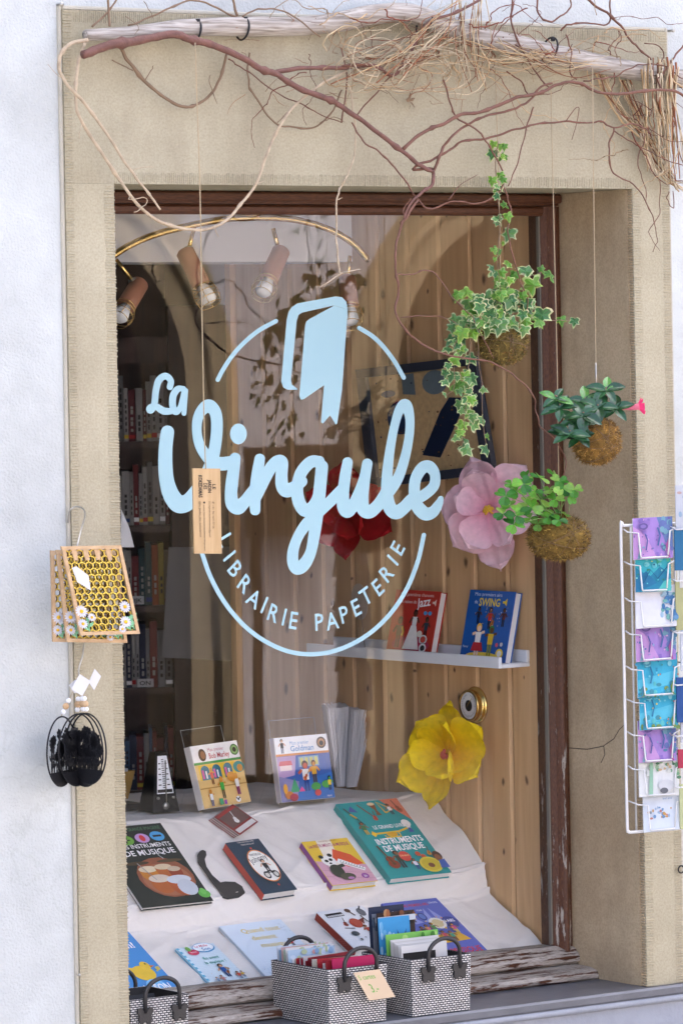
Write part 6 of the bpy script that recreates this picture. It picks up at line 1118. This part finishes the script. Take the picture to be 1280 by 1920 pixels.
# straw tangles: more strands than anyone could count
def strawcol(g): b = g.uniform(.45, .82); return tuple(c * b for c in g.choice([lin((214, 190, 150)), lin((226, 206, 172)), lin((204, 172, 126)), lin((214, 194, 160)), lin((158, 100, 66))]))
g = random.Random(31); sm = MB()
for k in range(125):
    t = g.random()
    if t < .40: a = (g.uniform(610, 760), g.uniform(95, 170)); b = (g.uniform(810, 905), g.uniform(-20, 110)); pts = [a, (a[0] * .65 + b[0] * .35 + g.uniform(-18, 18), a[1] * .65 + b[1] * .35 + g.uniform(-26, 22)), (a[0] * .3 + b[0] * .7 + g.uniform(-18, 18), a[1] * .3 + b[1] * .7 + g.uniform(-22, 22)), b]
    elif t < .72: a = (g.uniform(860, 1010), g.uniform(70, 125)); b = (a[0] + g.uniform(60, 190), 0); b = (b[0], 85 + (b[0] - 900) * .14 + g.uniform(-18, 16)); pts = [a, ((a[0] + b[0]) / 2, (a[1] + b[1]) / 2 + g.uniform(-6, 26)), b]
    else: cx_, cy_ = g.uniform(640, 900), g.uniform(85, 150); q0 = g.uniform(0, 6.28); rx_, ry_ = g.uniform(25, 90), g.uniform(14, 42); pts = [(cx_ + rx_ * math.cos(q0 + j * .7) + g.uniform(-6, 6), cy_ + ry_ * math.sin(q0 + j * .7) + g.uniform(-5, 5)) for j in range(g.randint(4, 7))]
    y0 = g.uniform(-.13, -.06); vine_mb(sm, pts, T0, g.uniform(.0007, .0021), g.uniform(.0005, .0012), y0, y0 + g.uniform(-.02, .02), 4, strawcol(g), .02)
for k in range(20): x = g.uniform(845, 915); vine_mb(sm, [(x, g.uniform(-15, 20)), (x + g.uniform(-14, 14), g.uniform(60, 110)), (x + g.uniform(-25, 25), g.uniform(120, 185))], T0, .0016, .0009, -.07, -.09, 4, strawcol(g), .02)
tag(sm.build('straw_tangle', M['straw']), 'tangle of pale dry straw and stems wound round the middle of the driftwood', 'straw', kind='stuff')
sm = MB()
for k in range(46):
    x = g.uniform(1205, 1268); x2 = x + g.uniform(-5, 22); ln = g.uniform(215, 350)
    vine_mb(sm, [(x + g.uniform(-8, 8), g.uniform(105, 140)), (x, 190 + g.uniform(-20, 20)), (x + (x2 - x) * .6, 190 + (ln - 190) * .5), (x2, ln)], T0, g.uniform(.0014, .0034), .0012, -.09, -.06, 4, strawcol(g), .02)
for k in range(16): x = g.uniform(1160, 1180); vine_mb(sm, [(x, 150), (x + 18 + g.uniform(-6, 6), 200), (x + 48 + g.uniform(-8, 8), 270), (x + 80 + g.uniform(-8, 8), 330), (1265 + g.uniform(-6, 18), 350 + g.uniform(-10, 12))], T0, .0022, .0018, -.03, -.05, 4, strawcol(g), .01)
for k in range(8): x = g.uniform(1105, 1130); vine_mb(sm, [(x, 130), (x + 25, 185), (x + 60 + g.uniform(-6, 6), 230), (x + 100 + g.uniform(-6, 6), 270)], T0, .0020, .0018, -.03, -.05, 4, strawcol(g), .01)
for k in range(7): vine_mb(sm, [(1198 + k * 2, 250), (1205 + k * 2, 290), (1220 + k * 2, 322), (1236, 326), (1246, 310), (1250 - k, 270)], T0, .0020, .0016, -.05, -.06, 4, strawcol(g), .01)
tag(sm.build('straw_bundle', M['straw']), 'bundle of long pale straw hanging from the right end of the driftwood', 'straw', kind='stuff')
sm = MB()
for k in range(70):
    x, y_ = g.uniform(420, 1150), g.uniform(20, 190); an = g.uniform(0, 6.28); L_ = g.uniform(20, 70); x2, y2 = x + L_ * math.cos(an), y_ + L_ * math.sin(an) * .7
    vine_mb(sm, [(x, y_), ((x + x2) / 2 + g.uniform(-10, 10), (y_ + y2) / 2 + g.uniform(-10, 10)), (x2, y2)], T0, .0009, .0005, -.07, -.05, 3, (lambda kq: tuple(c * kq for c in lin((150, 105, 72))))(g.uniform(.4, 1)), .02)
tag(sm.build('dry_tendrils', M['straw']), 'fine dry tendrils scattered over the stone lintel', 'tendrils', kind='stuff')
sm = MB()
for k in range(58):
    x, y_ = (g.uniform(560, 1270), g.uniform(10, 140)) if k < 44 else (g.uniform(1150, 1275), g.uniform(120, 330)); an = g.uniform(0, 6.28); pts = [(x, y_)]
    for j in range(g.randint(4, 9)):
        an += g.gauss(0, .55); st_ = g.uniform(12, 34); x += st_ * math.cos(an); y_ += st_ * math.sin(an) * .8 + 3; pts.append((x, min(y_, 300 if x < 1140 else 470)))
    red = g.random() < .55; kf = g.uniform(.5, 1.05); cc = tuple(c_ * kf for c_ in (lin((122, 66, 48)) if red else lin((186, 158, 120))))
    vine_mb(sm, pts, T0, g.uniform(.0010, .0024), .0006, g.uniform(-.13, -.05), g.uniform(-.10, -.03), 4, cc, .02)
tag(sm.build('twig_tangle', M['straw']), 'loose tangle of fine curly twigs over the driftwood and the top right corner', 'twigs', kind='stuff')
o = aY(767, 190, -.02); lm = MB()
for k in range(5): a = k * 1.3; lm.prism([o, o + Vector((.010 * math.cos(a), -.004 * k, .020 * math.sin(a))), o + Vector((.016 * math.cos(a + .4), -.006, .024 * math.sin(a + .4))), o + Vector((.008 * math.cos(a + .8), -.002, .012 * math.sin(a + .8)))], (0, -.001, 0))
lm.tube([o, o + Vector((.004, -.01, .03)), o + Vector((.02, -.02, .07))], .0008, 4); tag(lm.build('withered_leaf', M['browntwig']), 'small withered brown leaf dangling in front of the middle lintel', 'leaf')

# ================================================================== KOKEDAMAS
def moss_ball(t, c, rx, rz, seed, cols):
    g = random.Random(seed); b = MB(); nu, nv = 28, 18
    def fn(u, v):
        th = 2 * math.pi * u; ph = math.pi * v; d = Vector((math.cos(th) * math.sin(ph), math.sin(th) * math.sin(ph), math.cos(ph))); k = 1 + .05 * noise.noise(d * 2.2 + Vector((seed, 0, 0))) + .06 * noise.noise(d * 7)
        return c + Vector((d.x * rx, d.y * rx, d.z * rz)) * k
    b.grid(fn, nu, nv); b.c = [tuple(x * .55 for x in cols[0])] * len(b.f); mo_ = b.build('moss_ball', M['moss'], t)
    f = MB()
    for k in range(4200):
        d = Vector((g.gauss(0, 1), g.gauss(0, 1), g.gauss(0, 1))).normalized(); kk = 1 + .05 * noise.noise(d * 2.2 + Vector((seed, 0, 0))) + .06 * noise.noise(d * 7); p = c + Vector((d.x * rx, d.y * rx, d.z * rz)) * kk * .985
        dr = (d * g.uniform(.25, .9) + Vector((g.gauss(0, .7), g.gauss(0, .7), g.gauss(0, .7)))).normalized() * g.uniform(.006, .017); w_ = dr.cross(Vector((g.gauss(0, 1), g.gauss(0, 1), g.gauss(0, 1)))).normalized() * g.uniform(.0006, .0016); q = g.uniform(.35, 1.6) * (1.0 + .5 * noise.noise(d * 4 + Vector((0, seed, 0))))
        f.add([p - w_, p + w_, p + dr], [(0, 1, 2)], tuple(min(1, x * q) for x in g.choice(cols)))
    o_ = f.build('moss_fibres', M['moss'], mo_); o_['kind'] = 'stuff'
    ws = MB()
    for k in range(7):
        ax = Vector((g.gauss(0, 1), g.gauss(0, .4), g.gauss(0, .8))).normalized(); a1 = ax.orthogonal().normalized(); b1 = ax.cross(a1)
        ws.tube([c + Vector((d.x * rx, d.y * rx, d.z * rz)) * 1.035 for d in [a1 * math.cos(2 * math.pi * j / 30) + b1 * math.sin(2 * math.pi * j / 30) for j in range(30)]], .0006, 4, closed=True)
    ws.build('binding_thread', M['browntwig'], mo_)
def hang(name, label, pts, y_): tag(MB().tube([aY(*p, y_) for p in pts], .0013, 5).build(name, M['jute']), label, 'string', 'hanging strings of the moss balls')
def leaf_frame(p, size, tip, face, roll=0):
    z = face.normalized(); y = (tip - z * tip.dot(z)).normalized(); x = y.cross(z); m_ = Matrix((x * size, y * size, z * size)).transposed().to_4x4(); m_.translation = p; return m_
TOCAM = -_f
# -- ivy
IV = [(0, 0), (.16, -.13), (.34, -.16), (.47, -.06), (.36, .14), (.42, .30), (.54, .42), (.36, .46), (.22, .50), (.13, .72), (0, .96), (-.13, .72), (-.22, .50), (-.36, .46), (-.54, .42), (-.42, .30), (-.36, .14), (-.47, -.06), (-.34, -.16), (-.16, -.13)]
def ivy_mesh(seed, dark, rim):
    g = random.Random(seed); mb = MB(); zf = lambda x, y: -.55 * abs(x) ** 1.4 + .22 * noise.noise((x * 2.5, y * 2.5, seed)) - .45 * max(0, y - .3) ** 1.5
    O = [(x * g.uniform(.92, 1.08), y * g.uniform(.94, 1.06)) for x, y in IV]; I = [(x * .80, .24 + (y - .24) * .80) for x, y in O]; I[0] = (0, .04); K = len(O); C0 = (0, .25)
    V = [Vector((x, y, zf(x, y))) for x, y in O + I + [C0]]
    for k in range(K): mb.add([V[k], V[(k + 1) % K], V[K + (k + 1) % K], V[K + k]], [(0, 1, 2, 3)], tuple(c * g.uniform(.85, 1.1) for c in rim)); 
    for k in range(K): mb.add([V[K + k], V[K + (k + 1) % K], V[2 * K]], [(0, 1, 2)], tuple(c * g.uniform(.8, 1.15) for c in dark))
    return mb.mesh('leaf', M['leaf'])
cream = lin((206, 216, 160)); lime = lin((150, 190, 92))
IVM = [ivy_mesh(1, lin((112, 158, 88)), cream), ivy_mesh(2, lin((88, 136, 82)), cream), ivy_mesh(3, lin((120, 168, 66)), lin((196, 212, 130))), ivy_mesh(4, lin((104, 156, 60)), lime), ivy_mesh(5, lin((72, 118, 62)), lin((150, 178, 120)))]
yi = -.07; ci = aY(941, 645, yi)
iv = thing('ivy_kokedama', 'moss ball with trailing variegated ivy, hanging highest', 'hanging plant', ci - Vector((0, 0, .055)))
mossA = [lin((140, 118, 60)), lin((116, 96, 44)), lin((158, 138, 76)), lin((98, 90, 48)), lin((120, 84, 40))]
moss_ball(iv, ci, .066, .054, 3, mossA)
hang('plant_string', 'jute string holding the ivy moss ball', [(928, 130), (932, 260), (936, 420), (938, 600)], yi + .01)
g = random.Random(17)
LV = [(925, 272, 18), (938, 275, 16), (925, 290, 24), (941, 305, 20), (922, 340, 20), (936, 330, 18), (928, 362, 13), (942, 385, 15), (931, 413, 20), (950, 407, 20), (956, 440, 28), (925, 470, 16), (938, 478, 26), (953, 500, 26), (922, 507, 24), (930, 526, 18), (985, 512, 34), (1013, 507, 18), (1026, 517, 26), (998, 537, 38), (868, 628, 34), (890, 617, 28), (910, 615, 24), (930, 612, 26), (952, 610, 30), (1012, 612, 38), (1017, 592, 34), (1050, 605, 30), (1077, 607, 28), (984, 623, 30), (848, 640, 26), (843, 660, 22), (865, 655, 24), (850, 680, 30), (878, 678, 36), (870, 708, 26), (834, 700, 18), (832, 720, 22), (852, 730, 30), (880, 727, 32), (902, 735, 20), (834, 742, 16), (875, 752, 26), (872, 768, 28), (880, 777, 26), (902, 790, 26), (868, 800, 28), (861, 816, 26), (882, 808, 24), (912, 820, 18), (870, 847, 26), (908, 845, 26), (850, 826, 20), (862, 775, 22), (890, 760, 18)]
LV += [(g.gauss(930, 30), g.gauss(578, 24), g.uniform(22, 34)) for k in range(62)] + [(g.uniform(845, 985), g.uniform(590, 626), g.uniform(20, 30)) for k in range(22)] + [(g.uniform(838, 885), g.uniform(625, 720), g.uniform(18, 28)) for k in range(14)] + [(g.uniform(858, 890), g.uniform(720, 850), g.uniform(14, 24)) for k in range(12)] + [(g.uniform(924, 946), g.uniform(265, 540), g.uniform(12, 20)) for k in range(14)]
for k, (px, py, s_) in enumerate(LV):
    p = aY(px, py - s_ * .35, yi - g.uniform(-.02, .06) - (.03 if py > 590 and 880 < px < 985 else 0)); tip = Vector((g.gauss(0, .45), g.gauss(0, .3), -1)) if g.random() < .85 else Vector((g.gauss(0, 1), g.gauss(0, .3), g.gauss(0, .6)))
    face = (TOCAM * .8 + Vector((g.gauss(0, .45), -.1, .45 + g.gauss(0, .35))))
    inst('leaf', IVM[g.choice([0, 0, 1, 1, 2, 3, 4]) if py > 560 else g.choice([0, 2, 3, 3, 1])], iv, leaf_frame(p, s_ / 690 * g.uniform(.72, 1.18), tip, face))
for pts in ([(932, 265), (928, 300), (930, 345), (934, 390), (936, 440), (932, 480), (936, 540), (938, 590)], [(950, 590), (975, 560), (985, 525), (1015, 512)], [(970, 610), (990, 608), (1012, 605), (1045, 600), (1075, 602)], [(900, 600), (860, 630), (850, 670), (852, 720), (835, 745)], [(890, 610), (880, 660), (878, 720), (872, 780), (866, 850)], [(893, 612), (900, 700), (905, 780), (910, 840)]):
    m_ = MB(); vine_mb(m_, pts, T0, .0013, .0009, yi - .03, yi - .03, 5); m_.build('stem', M['browntwig'], iv)
# -- dipladenia with pink flower
ym = -.15; cm_ = aY(1117, 826, ym)
dp_ = thing('flowering_kokedama', 'moss ball with glossy dark leaves and one pink flower', 'hanging plant', cm_ - Vector((0, 0, .06)))
mossB = [lin((168, 128, 62)), lin((146, 106, 48)), lin((186, 148, 84)), lin((120, 92, 44))]
moss_ball(dp_, cm_, .064, .064, 8, mossB)
hang('plant_string', 'jute string holding the moss ball with the pink flower', [(1110, 125), (1112, 355), (1116, 690), (1117, 790)], ym + .01)
MB().tube([aY(1116, 680, ym + .01), aY(1117, 735, ym + .01)], .0022, 6).build('wire_loop', M['steel'], dp_)
def oval_leaf(seed, col, wd=.26):
    g = random.Random(seed); mb = MB()
    def fn(u, v): s = (u - .5) * 2; w_ = wd * math.sin(math.pi * min(.999, .04 + v * .95)) ** .8; return Vector((s * w_, v, abs(s) * w_ * .45 - .25 * v * v + .02 * noise.noise((s * 2, v * 4, seed))))
    mb.grid(fn, 6, 8); mb.c = [tuple(c * g.uniform(.85, 1.15) * (1.5 if i % 6 in (2, 3) and False else 1) for c in col) for i in range(len(mb.f))]; return mb.mesh('leaf', M['gloss'])
M['gloss'] = attr_mat('glossy leaves', .24, .12, trans=.12, spec=.6)
DM = [oval_leaf(1, lin((40, 80, 46))), oval_leaf(2, lin((52, 92, 56))), oval_leaf(3, lin((98, 150, 76)), .24), oval_leaf(4, lin((34, 68, 40)), .3)]
g = random.Random(4)
for (px, py, n, s_, fr_) in ((1048, 765, 7, 34, 0), (1076, 790, 8, 36, 0), (1096, 752, 7, 34, 1), (1136, 732, 7, 34, 1), (1152, 768, 7, 34, 0), (1066, 815, 6, 36, 0), (1112, 795, 6, 34, 0), (1040, 748, 5, 30, 1), (1120, 765, 6, 34, 0), (1085, 820, 5, 32, 0), (1092, 780, 6, 34, 0)):
    c0 = aY(px, py, ym - .03 + g.uniform(-.03, .03)); a0 = g.uniform(0, 6.28)
    for k in range(n):
        a = a0 + 2.4 * k; up = .9 - 1.3 * k / n; d = Vector((math.cos(a), math.sin(a) * .8 - .3, up * .8)).normalized(); face = Vector((0, 0, 1)) * .6 + TOCAM * .7 - d * .2
        inst('leaf', DM[2 if (fr_ and k < 2) else g.choice([0, 0, 1, 3])], dp_, leaf_frame(c0, s_ / 690 * g.uniform(.85, 1.15), d, face))
    m_ = MB(); m_.tube([c0 + Vector((0, 0, .01)), c0.lerp(cm_ + Vector((0, 0, .05)), .5) - Vector((0, .01, 0)), cm_ + Vector((0, 0, .05))], .0018, 5); m_.build('stem', M['browntwig'], dp_)
pa, pb = aY(1162, 768, ym - .03), aY(1203, 761, ym - .06); ax = (pb - pa).normalized(); L_ = (pb - pa).length
fl = thing('x', 'x', 'x'); bpy.data.objects.remove(fl)
m_ = MB(); pink = lin((232, 66, 122)); pale = lin((226, 130, 150))
m_.lathe([(.0022, 0), (.003, L_ * .25), (.006, L_ * .4), (.0085, L_ * .75), (.010, L_ * .85)], pa, ax, 14, pale); a1 = ax.orthogonal().normalized(); b1 = ax.cross(a1)
for k in range(5):
    q = 2 * math.pi * k / 5; d = a1 * math.cos(q) + b1 * math.sin(q); e_ = -a1 * math.sin(q) + b1 * math.cos(q); o = pa + ax * L_ * .85
    V = [o + d * .007 - e_ * .006, o + d * .008 + e_ * .006, o + d * .020 + e_ * .014 + ax * .010, o + d * .024 + e_ * .002 + ax * .012, o + d * .017 - e_ * .011 + ax * .014]; m_.add(V, [(0, 1, 2, 3, 4)], pink)
m_.build('pink_flower', M['petal'], dp_); m_ = MB(); m_.tube([aY(1150, 772, ym - .03), pa], .0016, 5); m_.build('flower_stalk', M['redtwig'], dp_)
# -- clover (oxalis)
yo = -.10; co = aY(1047, 1008, yo)
ox = thing('clover_kokedama', 'broad moss ball with bright green clover leaves, hanging lowest', 'hanging plant', co - Vector((0, 0, .06)))
moss_ball(ox, co, .083, .060, 14, [lin((160, 128, 60)), lin((140, 108, 48)), lin((180, 150, 80)), lin((118, 96, 44)), lin((104, 72, 34))])
hang('plant_string', 'jute string holding the clover moss ball', [(1032, 160), (1036, 355), (1044, 700), (1046, 860), (1047, 975)], yo + .01)
def heart(seed, col):
    g = random.Random(seed); mb = MB(); O = [(0, 0), (.28, .22), (.46, .55), (.42, .82), (.24, .95), (.08, .90), (0, .80), (-.08, .90), (-.24, .95), (-.42, .82), (-.46, .55), (-.28, .22)]; V = [Vector((x, y, .30 * abs(x) - .12 * y * y)) for x, y in O] + [Vector((0, .5, -.03))]
    for k in range(12): mb.add([V[k], V[(k + 1) % 12], V[12]], [(0, 1, 2)], tuple(c * g.uniform(.85, 1.15) for c in col))
    return mb.mesh('leaflet', M['leaf'])
HM = [heart(1, lin((88, 152, 50))), heart(2, lin((112, 176, 66))), heart(3, lin((62, 122, 44))), heart(4, lin((140, 192, 84)))]
g = random.Random(21)
OX = [(960, 905), (985, 897), (1010, 892), (1035, 893), (950, 930), (972, 925), (1000, 918), (1028, 915), (960, 950), (985, 945), (1010, 940), (970, 968), (1050, 905), (945, 962), (1020, 955), (1056, 917), (1078, 922), (1064, 932), (990, 968), (960, 984), (1005, 985), (1030, 972), (1045, 978), (1040, 940), (978, 910), (1058, 960), (995, 955)]
for k, (px, py) in enumerate(OX):
    p = aY(px + g.uniform(-4, 4), py + g.uniform(-4, 4), yo - .03 + g.uniform(-.05, .04)); s_ = g.uniform(.024, .034); face = Vector((g.gauss(0, .35), -.35 + g.gauss(0, .3), .9)) + TOCAM * .55; a0 = g.uniform(0, 6.28)
    for j in range(3):
        a = a0 + 2.094 * j; x_ = face.normalized().orthogonal().normalized(); y_ = face.normalized().cross(x_); inst('leaflet', g.choice(HM), ox, leaf_frame(p, s_, x_ * math.cos(a) + y_ * math.sin(a), face))
    b0 = co + Vector((g.uniform(-.05, .03), g.uniform(-.03, .02), .045)); m_ = MB(); m_.tube([b0, b0.lerp(p, .5) + Vector((g.uniform(-.012, .012), 0, .012)), p], .0010, 4, lin((150, 184, 110))); m_.build('stalk', M['leaf'], ox)
